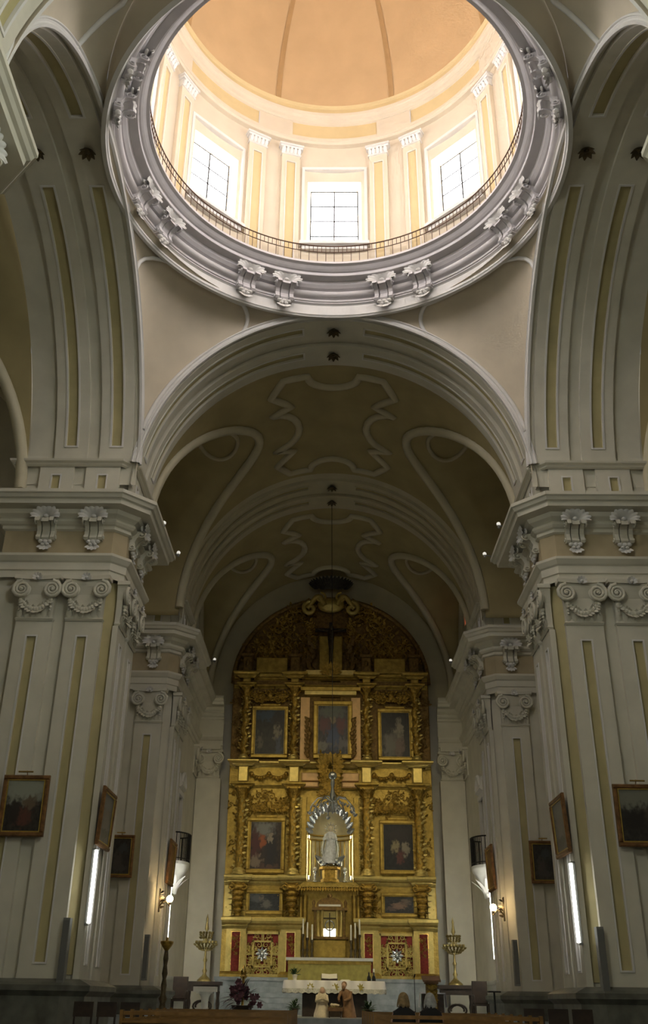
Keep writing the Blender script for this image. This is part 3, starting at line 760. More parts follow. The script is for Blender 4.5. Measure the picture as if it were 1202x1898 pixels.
# pedestals with red panels and carved doors
for sx in (-1,1):
    for xc, (ua,ub) in ((XO1,(426,440)),(XI1,(529,543))):
        hx = .44; xr = sx*xc
        def mp(w,s,d,xr=xr): return (xr+w, 46.97+d, s)
        o = panel_part('pedestal', AP, mp, -hx, hx, Z0, ZA, [(-.22,.22,zv(1804),zv(1727))], (GOLDL,BRASS,RED), 'red_panel', back=.4, rim=.04, rec=.04)
        q = MB(); scrollwork(q, -.10,.10, zv(1770),zv(1732), 0, 10, .07, .012, int(xc*10), False)
        q.v = [(x+xr, y+46.98, z) for x,y,z in q.v]; q.build('gilt_scrolls', GOLDD, o)
    x0, x1 = xu(455,1770), xu(518,1770); xm = sx*(x0+x1)/2; hw = (x0-x1)/2; z0, z1 = zv(1811), zv(1727); zm = (z0+z1)/2
    d = MB(); d.box(xm-hw,xm+hw,47.2,47.32,z0,z1); dr_ = d.build('carved_door', RED, AP)
    f = MB()
    for a in (-1,1):
        f.box(xm+a*hw-.06,xm+a*hw+.06,47.08,47.22,z0,z1)
    f.box(xm-hw,xm+hw,47.08,47.22,z0,z0+.11); f.box(xm-hw,xm+hw,47.08,47.22,z1-.11,z1)
    for a in (-.035,.035): f.box(xm+a-.02,xm+a+.02,47.1,47.22,z0,zm-.55); f.box(xm+a-.02,xm+a+.02,47.1,47.22,zm+.55,z1)
    for a in (-1,1):
        for e in (-.03,.03): f.box(min(xm+a*.42,xm+a*hw),max(xm+a*.42,xm+a*hw),47.1,47.22,zm+e-.02,zm+e+.02)
    for a,bb,c,e in ((-.45,.45,-.55,-.48),(-.45,.45,.48,.55),(-.45,-.38,-.55,.55),(.38,.45,-.55,.55)): f.box(xm+a,xm+bb,47.08,47.22,zm+c,zm+e)
    f.build('door_frame', GOLDL, dr_)
    q = MB(); scrollwork(q, .08, hw-.1, -(z1-z0)/2+.12, (z1-z0)/2-.12, 0, 30, .13, .026, 5)
    q.v = [(x+xm, y+47.18, z+zm) for x,y,z in q.v]; q.build('door_scrolls', GOLDL, dr_)
    q = MB(); q.ball((xm,47.08,zm), (.10,.07,.16), 8, 6)
    for k in range(8): q.leaf((xm,47.12,zm), (cos(k*pi/4),-.1,sin(k*pi/4)), (0,-1,0), .3, .16, .1)
    q.build('door_jewel', SILVER, dr_)
    # corbels under the columns
    for xc in (XO1, XI1):
        q = MB(); xr = sx*xc; zt = ZC_-.02; zb = ZB+.06
        for k in range(6):
            t = k/5; r_ = .36-.2*t; z = zt-(zt-zb)*t*.92-.1
            q.ball((xr,47.12-.12*(1-t),z), (r_,r_*.8,.17), 10, 6)
            for e in range(7):
                a = pi+pi*e/6; q.leaf((xr+r_*.8*cos(a),47.12+r_*.7*sin(a),z), (cos(a),sin(a)*.8,-.6), (0,0,1), .22, .16, .5)
        for a in (-1,1): q.tube([(xr+a*.3+x*a,46.85,z+zt-.1) for x,_,z in spiral((0,0,0),.16,1.5,1)], .05, 6)
        q.build('column_corbel', GOLDD, AP)
    MB().box(min(sx*4.5,sx*4.84),max(sx*4.5,sx*4.84),47.2,47.4,ZB+.03,ZC_-.05).build('side_panel', GOLDL, AP)
    # garland frieze in the main entablature and crests above the pictures
    q = MB(); xm = sx*(XO1+XI1)/2
    for k in range(15):
        t = k/14; x = xm-.85+1.7*t; z = (ZE+ZF)/2+.02-.16*abs(sin(2*pi*t)); q.ball((x,47.2,z), .07+.03*abs(sin(2*pi*t)), 6, 4)
        q.leaf((x,47.18,z), (random.uniform(-1,1),-.3,-.8), (0,-1,0), .2, .12, .4)
    for e in (-.85,0,.85): q.ball((xm+e,47.18,(ZE+ZF)/2+.05), .12, 8, 5)
    q.build('garland', GOLDD, AP)
    for (u_,v_,w_,h_,sd) in ((499,1497,.85,.35,11),(501,1293,.95,.5,12)):
        p = at(u_,v_,Y=47.1); q = MB()
        scrollwork(q, .05, w_, -h_*.3, h_*.6, 0, 16, .14, .03, sd, inside=lambda x,z: z < h_*(.7-.6*x/w_)+.02)
        q.ball((0,-.06,.1), (.14,.08,.2), 8, 6)
        q.v = [(x+sx*abs(p.x), y+p.y, z+p.z) for x,y,z in q.v]; q.build('picture_crest', GOLDD, AP)
# twisted foliate columns
def column(z0, z1, r, turns, ph, tw):
    q = MB(); n = 20; K = 74; rows = []
    H = z1-z0
    for i in range(K+1):
        t = i/K; a = turns*2*pi*t+ph; ox, oy = r*tw*cos(a), r*tw*sin(a); row = []
        for j in range(n):
            th = 2*pi*j/n; bump = .10*max(0,sin(5*th+turns*12*t))*max(0,cos(38*t+3*th))+.05*sin(9*th-60*t)
            rr = r*(.80+bump); row.append((ox+rr*cos(th), oy+rr*sin(th), z0+H*t))
        rows.append(row)
    q.grid(rows, 0, True, cu=True); return q
def colset(xc, y, z0, z1, r, turns, sx, tw):
    hcap = .5; hb = .3
    c = column(z0+hb, z1-hcap, r, turns, 0 if sx > 0 else pi, tw)
    c.v = [(sx*(xc+x), y+yy, z) for x,yy,z in c.v]; o = c.build('twisted_column', GOLDD, AP)
    lf = MB(); rn = random.Random(int(xc*100)); nl = 90
    for k in range(nl):
        t = (k+.5)/nl; a = k*2.4+.3*rn.random(); z = z0+hb+(z1-z0-hb-hcap)*t; ca = turns*2*pi*t+(0 if sx > 0 else pi)
        px, py = sx*(xc+r*tw*cos(ca))+r*.8*cos(a), y+r*tw*sin(ca)+r*.8*sin(a)
        lf.leaf((px,py,z), (cos(a)*.3-sin(a)*.6,sin(a)*.3+cos(a)*.6,rn.uniform(-.5,1)), (cos(a),sin(a),.2), r*.75, r*.5, .5)
    lf.build('column_foliage', GOLDL, o)
    bs = MB(); bs.lathe([(r*1.45,0),(r*1.45,.08),(r*1.2,.1),(r*1.3,.16),(r*1.3,.2),(r,.24),(r,.3)], (sx*xc,y,z0), 18); bs.build('column_base', GOLDL, o)
    cp = MB(); cp.lathe([(r*.9,0),(r*1.0,.05),(r*.95,.12),(r*1.25,.4)], (sx*xc,y,z1-hcap), 16)
    for k in range(12):
        a = 2*pi*k/12; cp.leaf((sx*xc+r*.95*cos(a),y+r*.95*sin(a),z1-hcap+(.05 if k%2 else .2)), (cos(a)*.3,sin(a)*.3,1), (cos(a),sin(a),0), .3, .17, .5)
    cp.box(sx*xc-r*1.4,sx*xc+r*1.4,y-r*1.4,y+r*1.4,z1-.1,z1); cp.build('column_capital', GOLDD, o)
    return o
for sx in (-1,1):
    for xc in (XO1,XI1): colset(xc, 46.98, ZD, ZE, .235, 2.0, sx, .05)
    for xc in (XO2,XI2): colset(xc, 47.05, ZF, zv(1275), .20, 3.4, sx, .26)
    for xc, m_ in ((XO1,GOLDL),(XI1,GOLDL)):
        MB().bbox(sx*xc-.24,sx*xc+.24,46.86,47.3,ZE+.24,ZF-.28,.04).build('entablature_block', m_, AP)
    for xc in (XO2,XI2):
        MB().bbox(sx*xc-.2,sx*xc+.2,46.95,47.4,zv(1267),ZG-.3,.03).build('entablature_block', GOLD, AP)
        q = MB(); z = ZG; x = sx*xc
        q.bbox(x-.24,x+.24,46.95,47.5,z,z+.85,.04); q.box(x-.32,x+.32,46.88,47.5,z+.85,z+.98); q.box(x-.3,x+.3,46.9,47.5,z,z+.12)
        q.lathe([(.2,.98),(.12,1.02),(.2,1.15),(.2,1.25),(.08,1.4),(.0,1.55)], (x,47.2,z), 10); q.ball((x,46.93,z+.5), (.1,.06,.16)); q.build('pinnacle', GOLDB, AP)
    # rose panels with dark scroll consoles beside the middle picture
    x0, x1 = xu(557,1350), xu(574,1350)
    p = MB(); p.box(min(sx*x0,sx*x1),max(sx*x0,sx*x1),47.2,47.4,ZF+.02,zv(1292)); p.build('rose_pilaster', PINKG, AP)
    q = MB()
    for k in range(9):
        z = ZF+.3+.22*k; q.ball((sx*(x1+.06+.05*sin(k*1.1)),47.1,z), (.09+.05*abs(sin(k*.9)),.08,.13), 7, 5)
        q.leaf((sx*(x1+.06),47.08,z), (sx*.8,-.2,.6), (0,-1,0), .26, .16, .3)
    q.build('side_scroll', GOLDB, AP)
    q = MB()   # scrolls flanking the crucifix panel
    for k in range(7): q.ball((sx*(1.0+.14*sin(k*1.3)),47.5,ZG+.35+.24*k), (.2-.01*k,.12,.17), 7, 5)
    for k in range(8): q.leaf((sx*(1.0+.1*sin(k)),47.4,ZG+.3+.22*k), (sx*(.6-.2*(k%3)),-.2,.7), (0,-1,0), .36, .2, .3)
    q.build('attic_scroll', GOLDB, AP)
    MB().bbox(min(sx*(XO2-.4),sx*(XI2+.4)),max(sx*(XO2-.4),sx*(XI2+.4)),47.4,47.8,ZG+.1,ZG+.95,.04).build('attic_panel', GOLD, AP)
    MB().box(min(sx*.45,sx*1.25),max(sx*.45,sx*1.25),46.95,47.5,zv(1252,616)-.02,zv(1247,616)+.06).build('broken_pediment', GOLDL, AP)
for sx in (-1,1):   # low carving over the stage walls, clear of the pictures
    for za, zb, m_, pics, sd_ in ((ZD,ZE,GOLDD,((463,1521,523,1612),),41),(ZF+.05,zv(1275),GOLDB,((472,1314,529,1399),),42),(ZB,ZC_,GOLDD,((461,1654,520,1689),),43)):
        px0, px1 = xu(pics[0][2],1500)-.25, xu(pics[0][0],1500)+.25; pz0, pz1 = zv(pics[0][3])-.25, zv(pics[0][1])+.25
        q = MB(); scrollwork(q, 1.5, 4.8, za+.1, zb-.1, 47.29, 70, .15, .028, sd_, False, inside=lambda x,z: not (px0 < x < px1 and pz0 < z < pz1))
        q.v = [(sx*x,y,z) for x,y,z in q.v]; q.build('wall_carving', m_, AP)['kind'] = 'stuff'
# attic carving
q = MB(); scrollwork(q, .9, 4.7, 16.9, 20.1, 47.76, 110, .26, .045, 21, inside=lambda x,z: (x/4.75)**2+((z-15.6)/4.45)**2 < 1)
scrollwork(q, 2.0, 4.6, 16.9, 17.6, 47.72, 22, .3, .05, 22, inside=lambda x,z: (x/4.75)**2+((z-15.6)/4.45)**2 < 1); q.build('attic_carving', GOLDD, AP)['kind'] = 'stuff'
MB().bbox(-.62,.62,47.5,47.82,ZG+.05,zv(1175,616),.05).build('crucifix_panel', GOLD, AP)
q = MB()
for k in range(11):
    a = pi*k/10; q.leaf((0,47.0,zv(1250,616)), (cos(a),-.2,sin(a)), (0,-1,0), .62, .2, .15)
q.ball((0,46.98,zv(1250,616)+.08), (.2,.1,.22)); q.build('pediment_ornament', GOLDD, AP)
MB().box(-1.3,1.3,46.95,47.5,zv(1290,616),zv(1283,616)).build('picture_pediment', GOLDL, AP)
MB().box(-1.5,1.5,46.85,47.5,zv(1283,616),zv(1277,616)).build('picture_pediment', GOLD, AP)
# crown cartouche at the top of the arch
zc = zv(1118,616); q = MB()
q.ball((0,47.5,zc), (.75,.3,.42), 12, 8)
for sx in (-1,1):
    q.tube([(sx*(.3+.95*t),47.35,zc+.45*sin(pi*1.3*t)-.1+.2*t) for t in lin(0,1,10)], lambda t: .17*(1-.3*t), 8)
    q.tube([(sx*1.1+x*sx,47.35,z+zc-.25) for x,_,z in spiral((0,0,0),.4,1.2,-1)], .12, 7)
    q.tube([(sx*.55+x*sx,47.3,z+zc+.35) for x,_,z in spiral((0,0,0),.3,1.4,1)], .07, 6)
q.build('crown_cartouche', GOLDL, AP)
q = MB(); zt = zv(1092,616)
for k in range(17):
    a = pi*k/16
    for r_ in (.0,.35): q.leaf((.9*cos(a)*(.4+r_),47.4,zt+.1+.3*sin(a)*r_), (cos(a)*1.0,-.25,.35+sin(a)*.8), (0,-1,0), .62, .26, .35)
q.build('crest_foliage', CREST, AP)
# middle niche
zn0, zn1 = zv(1636,616), zv(1545,616); rn_ = 1.06
q = MB(); q.grid([[(rn_*cos(a),47.05+rn_*.66*sin(a),z) for a in lin(0,pi,24)] for z in (zn0,zn1)])
q.grid([[(rn_*cos(e)*cos(a),47.05+rn_*.66*cos(e)*sin(a),zn1+rn_*sin(e)) for a in lin(0,pi,24)] for e in lin(0,pi/2-.02,10)])
q.build('niche_shell', NICHE, AP)
q = MB()
for k in range(5):
    a = pi*(k+.5)/5
    for e in (-.12,.12): q.tube([(1.0*cos(a+e),47.05+.66*sin(a+e),zn0+.3),(1.0*cos(a+e),47.05+.66*sin(a+e),zn1-.3)], .03, 5)
for z in (zn1-.05,zn1-.25): q.tube([(1.02*cos(a),47.05+.67*sin(a),z) for a in lin(.05,pi-.05,20)], .045, 5)
q.build('niche_panelling', GOLD, AP)
q = MB(); xf = 1.07
q.box(-1.45,1.45,46.95,47.35,zn0-.22,zn0); pl = [(-1.42,zn0),(-xf,zn0),(-xf,zn1)]+[(xf*cos(a),zn1+xf*sin(a)) for a in lin(pi,0,20)]+[(xf,zn0),(1.42,zn0),(1.42,zv(1476,616)),(-1.42,zv(1476,616))]
q.prism(pl, 47.0, 47.3, 'y'); q.build('niche_front', GOLD, AP)
for x in (-1.38,-1.12,1.12,1.38):
    q = MB()
    for k in range(48): q.ball((x,46.98,zn0+.05+(zv(1480,616)-zn0)*k/48), .036 if abs(x) < 1.2 else .045, 5, 4)
    q.build('niche_beading', GOLDL, AP)
q = MB()
for k in range(15):
    a = pi*k/14; q.leaf((.8*cos(a),46.95,zn1+.95*sin(a)), (cos(a)*.7,-.3,sin(a)+.3), (0,-1,0), .45, .26, .3)
q.build('niche_hood_leaves', SILVER, AP)
q = MB(); scrollwork(q, .05, .5, zv(1475,616), zv(1403,616), 46.85, 34, .16, .035, 31)
for k in range(16): q.leaf((.25*cos(k*pi/8),46.85,zv(1425,616)+.25*sin(k*pi/8)), (cos(k*pi/8),-.3,sin(k*pi/8)), (0,-1,0), .5, .25, .2)
q.build('centre_cartouche', GOLDD, AP)
for x0,x1 in ((-1.4,-.55),(.55,1.4)):
    q = MB(); q.bbox(x0,x1,47.1,47.5,zv(1460,616),zv(1450,616),.05); q.bbox(x0,x1,47.2,47.5,zv(1448,616),zv(1432,616),.04)
    q.build('centre_block', PINKG, AP)
# zone behind the tabernacle
MB().box(-1.5,1.5,47.5,47.85,Z0,zn0-.2).build('tabernacle_backing', GOLD, AP)
q = MB()
for k in range(24): q.leaf((-1.4+2.8*k/23,46.98,zn0-.22), (0,-.3,-1), (0,-1,0), .2, .12, .3)
q.build('leaf_fringe', GOLDD, AP)
for sx in (-1,1):
    q = MB(); q.tube([(sx*1.12,47.3,zv(1760,616)),(sx*1.12,47.3,zv(1660,616))], .1, 10); q.tube([(sx*1.32,47.3,zv(1760,616)),(sx*1.32,47.3,zv(1650,616))], .08, 8); q.build('slender_shaft', GOLD, AP)
# lamps hidden behind the niche front
for sx in (-1,1):
    l = T('niche_lamp', ('left' if sx < 0 else 'right')+' glowing strip lamp inside the statue niche', 'lamp', (sx*.98,47.2,zn0+.1), 'niche lamps')
    MB().tube([(sx*1.0,47.33,zn0+.15),(sx*1.0,47.33,zn1-.05)], .03, 6).build('lamp_tube', NLAMP, l)
    MB().box(sx*1.0-.03,sx*1.0+.03,47.36,47.40,zn0+.1,zn1).build('lamp_batten', GOLDL, l)

# ------------------------------------------------------------------ pictures
def picture(name, label, cx, cy, z0, w, h, m, rz=0., tilt=0., fw=.09, fm=FRAMEW, group=None, eared=False, depth=.07, light=False):
    r = T(name, label, 'painting', (cx,cy,z0), group)
    c = MB(); c.box(-w/2+fw*.6,w/2-fw*.6,-.012,.012,fw*.6,h-fw*.6); c.build('canvas', m, r, org=(0,0,0))
    for k,(x0,x1,za,zb) in enumerate(((-w/2,w/2,0,fw),(-w/2,w/2,h-fw,h),(-w/2,-w/2+fw,fw,h-fw),(w/2-fw,w/2,fw,h-fw))):
        f = MB(); f.bbox(x0,x1,-depth,.03,za,zb,min(.03,fw*.3)); f.build('frame_rail' if k < 2 else 'frame_stile', fm, r, org=(0,0,0))
    f = MB(); i = fw
    for x0,x1,za,zb in ((-w/2+i,w/2-i,i,i+.03),(-w/2+i,w/2-i,h-i-.03,h-i),(-w/2+i,-w/2+i+.03,i,h-i),(w/2-i-.03,w/2-i,i,h-i)): f.box(x0,x1,-.04,0,za,zb)
    f.build('gilt_slip', GOLD, r, org=(0,0,0))
    if eared:
        f = MB(); f.bbox(-w*.28,w*.28,-depth,.03,h,h+.12,.03); f.build('frame_crest', fm, r, org=(0,0,0))
    if light:
        f = MB(); f.tube([(-w*.16,-.2,h+.06),(w*.16,-.2,h+.06)], .022, 6); f.tube([(0,-.2,h+.06),(0,-.1,h+.1),(0,0,h-.05)], .012, 5); f.build('picture_light', BRASS, r, org=(0,0,0))
    r.rotation_euler = (tilt,0,rz)
    return r
def rect_y(u0,v0,u1,v1,Y):
    a = at(u0,(v0+v1)/2,Y=Y).x; c = at(u1,(v0+v1)/2,Y=Y).x; um = (u0+u1)/2; zt = at(um,v0,Y=Y).z; zb = at(um,v1,Y=Y).z
    return (a+c)/2, zb, abs(c-a), zt-zb
def altar_pic(label, rect, m, Y=47.22, fw=.16, fm=GOLD, eared=False):
    cx, z0, w, h = rect_y(*rect, Y)
    return picture('altar_painting', label, cx, Y, z0-fw, w+2*fw*.9, h+2*fw*.9, m, fw=fw, fm=fm, group='altarpiece paintings', eared=eared, depth=.12)
altar_pic('upper left altarpiece painting, figures in a dark landscape under blue sky', (472,1314,529,1399), picture_mat('picture_landscape', (.02,.018,.012), [(.5,.85,.5,.13,(.03,.05,.075)),(.72,.5,.1,.16,(.20,.17,.12)),(.2,.3,.1,.14,(.10,.085,.06)),(.75,.78,.2,.16,(.02,.014,.01)),(.78,.2,.09,.2,(.05,.06,.085))], seed=1), eared=True)
altar_pic('upper right altarpiece painting, pale robed figure on black ground', (706,1319,761,1404), picture_mat('picture_pale_figure', (.014,.012,.010), [(.62,.6,.12,.22,(.22,.19,.14)),(.35,.3,.22,.25,(.14,.125,.10)),(.62,.22,.14,.2,(.15,.10,.08))], seed=2), eared=True)
altar_pic('middle upper painting of figures rising in clouds above the niche', (588,1306,647,1399), picture_mat('picture_clouds', (.05,.045,.05), [(.5,.85,.4,.12,(.11,.12,.10)),(.25,.6,.16,.14,(.12,.05,.05)),(.75,.6,.15,.14,(.13,.05,.05)),(.5,.35,.17,.22,(.06,.08,.15)),(.5,.68,.07,.06,(.22,.17,.12)),(.2,.2,.2,.08,(.17,.16,.14)),(.78,.22,.2,.1,(.13,.12,.13))], seed=3), fw=.2)
altar_pic('lower left altarpiece painting, cloaked figure bending to a beggar', (463,1521,523,1612), picture_mat('picture_beggar', (.035,.022,.016), [(.45,.85,.3,.16,(.17,.17,.16)),(.66,.42,.17,.36,(.016,.015,.018)),(.62,.66,.08,.1,(.24,.2,.15)),(.4,.58,.1,.13,(.26,.07,.02)),(.18,.5,.13,.3,(.07,.018,.018)),(.2,.2,.2,.1,(.19,.14,.1)),(.6,.06,.3,.06,(.08,.04,.03))], seed=4), eared=True)
altar_pic('lower right altarpiece painting, two lit figures on black ground', (710,1526,768,1614), picture_mat('picture_two_figures', (.012,.012,.011), [(.4,.5,.13,.12,(.21,.17,.09)),(.72,.48,.1,.15,(.2,.17,.12)),(.55,.75,.4,.14,(.02,.014,.012)),(.55,.3,.1,.14,(.09,.025,.02))], seed=5), eared=True)
altar_pic('small left predella painting under the main cornice', (461,1654,520,1689), picture_mat('picture_predella_a', (.02,.022,.024), [(.25,.7,.2,.2,(.08,.085,.085)),(.55,.4,.14,.2,(.13,.12,.10)),(.4,.7,.05,.12,(.13,.11,.09))], seed=6), fw=.14)
altar_pic('small right predella painting of a reclining figure', (712,1660,769,1694), picture_mat('picture_predella_b', (.02,.02,.02), [(.5,.45,.22,.18,(.20,.12,.08)),(.7,.65,.12,.15,(.12,.085,.06)),(.25,.3,.15,.12,(.09,.06,.05))], seed=7), fw=.14)
# stations on the piers
WAR = picture_mat('picture_station_sky', (.035,.028,.02), [(.5,.82,.7,.26,(.30,.31,.25)),(.65,.55,.16,.12,(.14,.10,.06)),(.5,.3,.2,.15,(.11,.04,.025)),(.3,.4,.15,.2,(.03,.022,.016))], seed=8)
DRK = picture_mat('picture_station_dark', (.03,.026,.022), [(.4,.4,.2,.2,(.07,.06,.05)),(.6,.7,.2,.12,(.05,.055,.055)),(.5,.2,.3,.1,(.06,.055,.05))], seed=9)
GRN = picture_mat('picture_station_grey', (.09,.09,.09), [(.5,.5,.3,.3,(.13,.12,.11)),(.5,.8,.4,.15,(.13,.145,.15)),(.5,.2,.3,.1,(.05,.045,.04))], seed=10)
LND = picture_mat('picture_station_hill', (.035,.03,.024), [(.5,.85,.7,.25,(.20,.20,.16)),(.75,.5,.3,.2,(.06,.05,.035)),(.4,.4,.3,.2,(.02,.016,.012))], seed=11)
SG = 'framed pictures on the piers'
cx,z0,w,h = rect_y(2,1438,88,1551,25.72); picture('wall_painting','framed painting of a crowd under pale sky on the far left pier', cx,25.70,z0,w,h,WAR,0,.035,.11,group=SG,light=True)
cx,z0,w,h = rect_y(1141,1455,1228,1570,25.72); picture('wall_painting','framed landscape painting on the far right pier', cx,25.70,z0,w,h,LND,0,.035,.11,group=SG,light=True)
cx,z0,w,h = rect_y(199,1548,248,1627,37.0); picture('wall_painting','small dark framed painting on the left chancel pier', cx,36.98,z0,w,h,DRK,0,.03,.1,group=SG,light=True)
cx,z0,w,h = rect_y(983,1559,1033,1638,37.0); picture('wall_painting','small dark framed painting on the right chancel pier', cx,36.98,z0,w,h,DRK,0,.03,.1,group=SG,light=True)
for sx, sd, dz in ((-1,'left',0),(1,'right',-.05)):
    a = at(183,1458,X=-6.12); picture('wall_painting','framed picture on the inner side of the far %s pier above the glare strip' % sd, sx*6.16, 26.75, 4.66+dz, 1.5, 1.5, GRN, sx*-pi/2, .045, .11, group=SG)
    picture('wall_painting','framed picture on the inner side of the %s chancel pier above the wall lamp' % sd, sx*6.16, 38.8, 4.95+dz, 1.45, 1.6, FRAMEW, sx*-pi/2, .04, .11, group=SG)

# ------------------------------------------------------------------ crucifix, statue, tabernacle
cr = T('crucifix', 'dark crucifix standing high in the altarpiece attic', 'crucifix', (0,47.3,zv(1240,616)))
zt, zb, za = zv(1152,616), zv(1240,616), zv(1166,616)
MB().box(-.09,.09,47.32,47.42,zb,zt).build('upright', DARKW, cr); MB().box(-.82,.82,47.32,47.42,za-.09,za+.09).build('crossbar', DARKW, cr)
q = MB(); q.loft([(0,47.24,zb+.45,.07,.06),(0,47.2,zb+.75,.1,.08),(.02,47.2,zb+1.1,.12,.1),(.0,47.22,zb+1.4,.14,.1),(0,47.24,za-.32,.17,.11),(0,47.24,za-.12,.18,.1),(0,47.22,za-.02,.07,.07)], 12)
for sx in (-1,1): q.tube([(sx*.13,47.25,za-.12),(sx*.42,47.27,za-.03),(sx*.74,47.28,za+.06)], lambda t: .055*(1-.4*t), 7)
q.ball((.03,47.18,za+.08), (.1,.11,.13), 10, 7); q.build('figure', BRONZE, cr)
st = T('virgin_statue', 'silvery robed statue on a gilt pedestal inside the lit niche', 'statue', (0,47.1,zn0))
pz = zv(1608,616)
q = MB(); q.loft([(0,47.1,zn0,.42,.36),(0,47.1,zn0+.12,.42,.36),(0,47.1,zn0+.16,.34,.3),(0,47.1,pz-.14,.36,.3),(0,47.1,pz-.1,.48,.4),(0,47.1,pz,.48,.4)], 8, sm=False); q.build('pedestal', GOLDD, st)
q = MB()
for k in range(9): a = pi*k/8; q.ball((.42*cos(a)*(1-.2*(k%2)),46.95+.1*(k%2),pz+.14+.06*(k%3)), .16, 8, 6)
for sx in (-1,1): q.leaf((sx*.3,46.95,pz+.2), (sx,-.1,.7), (0,-1,0), .5, .25, .2)
q.build('cloud_base', SILVER, st)
hs = zv(1530,616)-pz
q = MB(); rows = []
for t,rx,ry,ox in ((.08,.34,.28,-.02),(.2,.33,.26,-.03),(.35,.28,.22,.0),(.5,.25,.2,.04),(.62,.22,.17,.05),(.72,.24,.17,.04),(.79,.2,.14,.03),(.83,.09,.08,.02)):
    rows.append([(ox+rx*(1+.12*cos(7*a+9*t))*cos(a), 47.0+ry*(1+.12*cos(7*a+9*t))*sin(a), pz+hs*t) for a in lin(0,2*pi,24)[:-1]])
q.grid(rows, 0, True, cu=True)
for sx in (-1,1): q.tube([(sx*.2+.03,47.0,pz+hs*.76),(sx*.3,46.9,pz+hs*.64),(sx*.06,46.78,pz+hs*.66)], lambda t: .075*(1-.35*t), 8)
q.build('robe', PAINTBL, st)
q = MB(); q.ball((.03,46.97,pz+hs*.89), (.1,.11,.14), 10, 8); q.build('head', PAINTW, st)
q = MB()
for k in range(12): q.tube([(.03+.17*cos(k*pi/6),47.05,pz+hs*.91+.17*sin(k*pi/6)),(.03+.3*cos(k*pi/6),47.05,pz+hs*.91+.3*sin(k*pi/6))], .016, 4)
q.tube([(.03+.17*cos(a),47.05,pz+hs*.91+.17*sin(a)) for a in lin(0,2*pi,20)[:-1]], .018, 5, closed=True); q.build('halo', SILVER, st)
q = MB(); q.loft([(-.28,46.95,pz+hs*.2,.06,.05),(-.36,46.98,pz+hs*.4,.07,.05),(-.22,47.05,pz+hs*.75,.06,.05)], 8); q.loft([(.3,46.95,pz+hs*.15,.07,.05),(.38,46.98,pz+hs*.45,.06,.05),(.25,47.05,pz+hs*.75,.05,.05)], 8); q.build('mantle', SILVER, st)
for sx in (-1,1):
    c = T('niche_candlestick', ('left' if sx < 0 else 'right')+' small silver lamp standing beside the statue', 'candlestick', (sx*.68,46.95,zn0), 'niche lamps beside the statue')
    MB().lathe([(.12,0),(.12,.03),(.03,.08),(.05,.2),(.03,.32),(.09,.42),(.09,.46),(0,.46)], (sx*.68,46.95,zn0), 10).build('stand', SILVER, c)
    MB().ball((sx*.68,46.95,zn0+.56), .09).build('shade', WAX, c)
MENZ = zv(1776,616,46.4)
tb = T('tabernacle', 'small gilded temple-shaped tabernacle with lit door and cross', 'tabernacle', (0,46.8,MENZ+.0))
tz0, tz1, tz2 = zv(1737,616,46.8), zv(1688,616,46.8), zv(1664,616,46.8)
MB().bbox(-.75,.75,46.5,47.4,MENZ,tz0-.1,.05).build('pedestal', GOLD, tb); MB().box(-.85,.85,46.42,47.4,tz0-.1,tz0).build('ledge', GOLDB, tb)
MB().box(-.7,.7,47.0,47.4,tz0,tz1).build('body', GOLD, tb)
for sx in (-1,1):
    for x in (.34,.52,.66): MB().lathe([(.07,0),(.07,.06),(.05,.1),(.045,.9*(tz1-tz0)),(.07,tz1-tz0)], (sx*x,46.68+.12*(x > .4),tz0), 10).build('column', GOLDL if x < .6 else GOLDB, tb)
MB().box(-.8,.8,46.5,47.4,tz1,tz1+.12).build('entablature', GOLDB, tb)
q = MB(); q.prism([(-.6,tz1+.12),(.6,tz1+.12)]+[(.6*cos(a),tz1+.2+.34*sin(a)) for a in lin(0,pi,14)], 46.55, 47.3, 'y'); q.ball((0,46.9,tz1+.62), .12); q.build('domed_pediment', GOLDB, tb)
MB().box(-.5,.5,46.5,46.56,tz1+.16,tz1+.24).build('pediment_fillet', WAX, tb)
for sx in (-1,1): MB().lathe([(.08,0),(.05,.06),(.09,.2),(.03,.34),(0,.4)], (sx*.72,46.7,tz1+.12), 8).build('urn', GOLDB, tb)
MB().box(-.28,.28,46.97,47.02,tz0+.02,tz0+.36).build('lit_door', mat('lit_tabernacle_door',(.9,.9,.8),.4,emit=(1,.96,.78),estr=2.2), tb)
MB().box(-.28,.28,46.97,47.02,tz0+.37,tz1-.02).build('back_panel', GOLDL, tb)
q = MB(); q.box(-.025,.025,46.74,46.78,tz0,tz0+1.0); q.box(-.28,.28,46.74,46.78,tz0+.74,tz0+.8); q.build('cross', BRONZE, tb)
q = MB(); q.tube([(.2*cos(a),46.8,tz0+.48+.2*sin(a)) for a in lin(0,2*pi,20)[:-1]], .03, 5, closed=True); q.build('ring_monstrance', SILVER, tb)
me = T('altar_mensa', 'old high altar slab with yellow-green frontal below the tabernacle', 'altar', (0,46.4,1.6))
MB().box(-1.9,1.9,45.9,47.2,MENZ-.12,MENZ).build('slab', WMARB, me); MB().box(-1.8,1.8,46.0,47.2,1.6,MENZ-.12).build('frontal', YCLOTH, me)
MB().box(-1.82,1.82,45.96,46.02,MENZ-.26,MENZ-.12).build('frontal_band', GOLD, me)
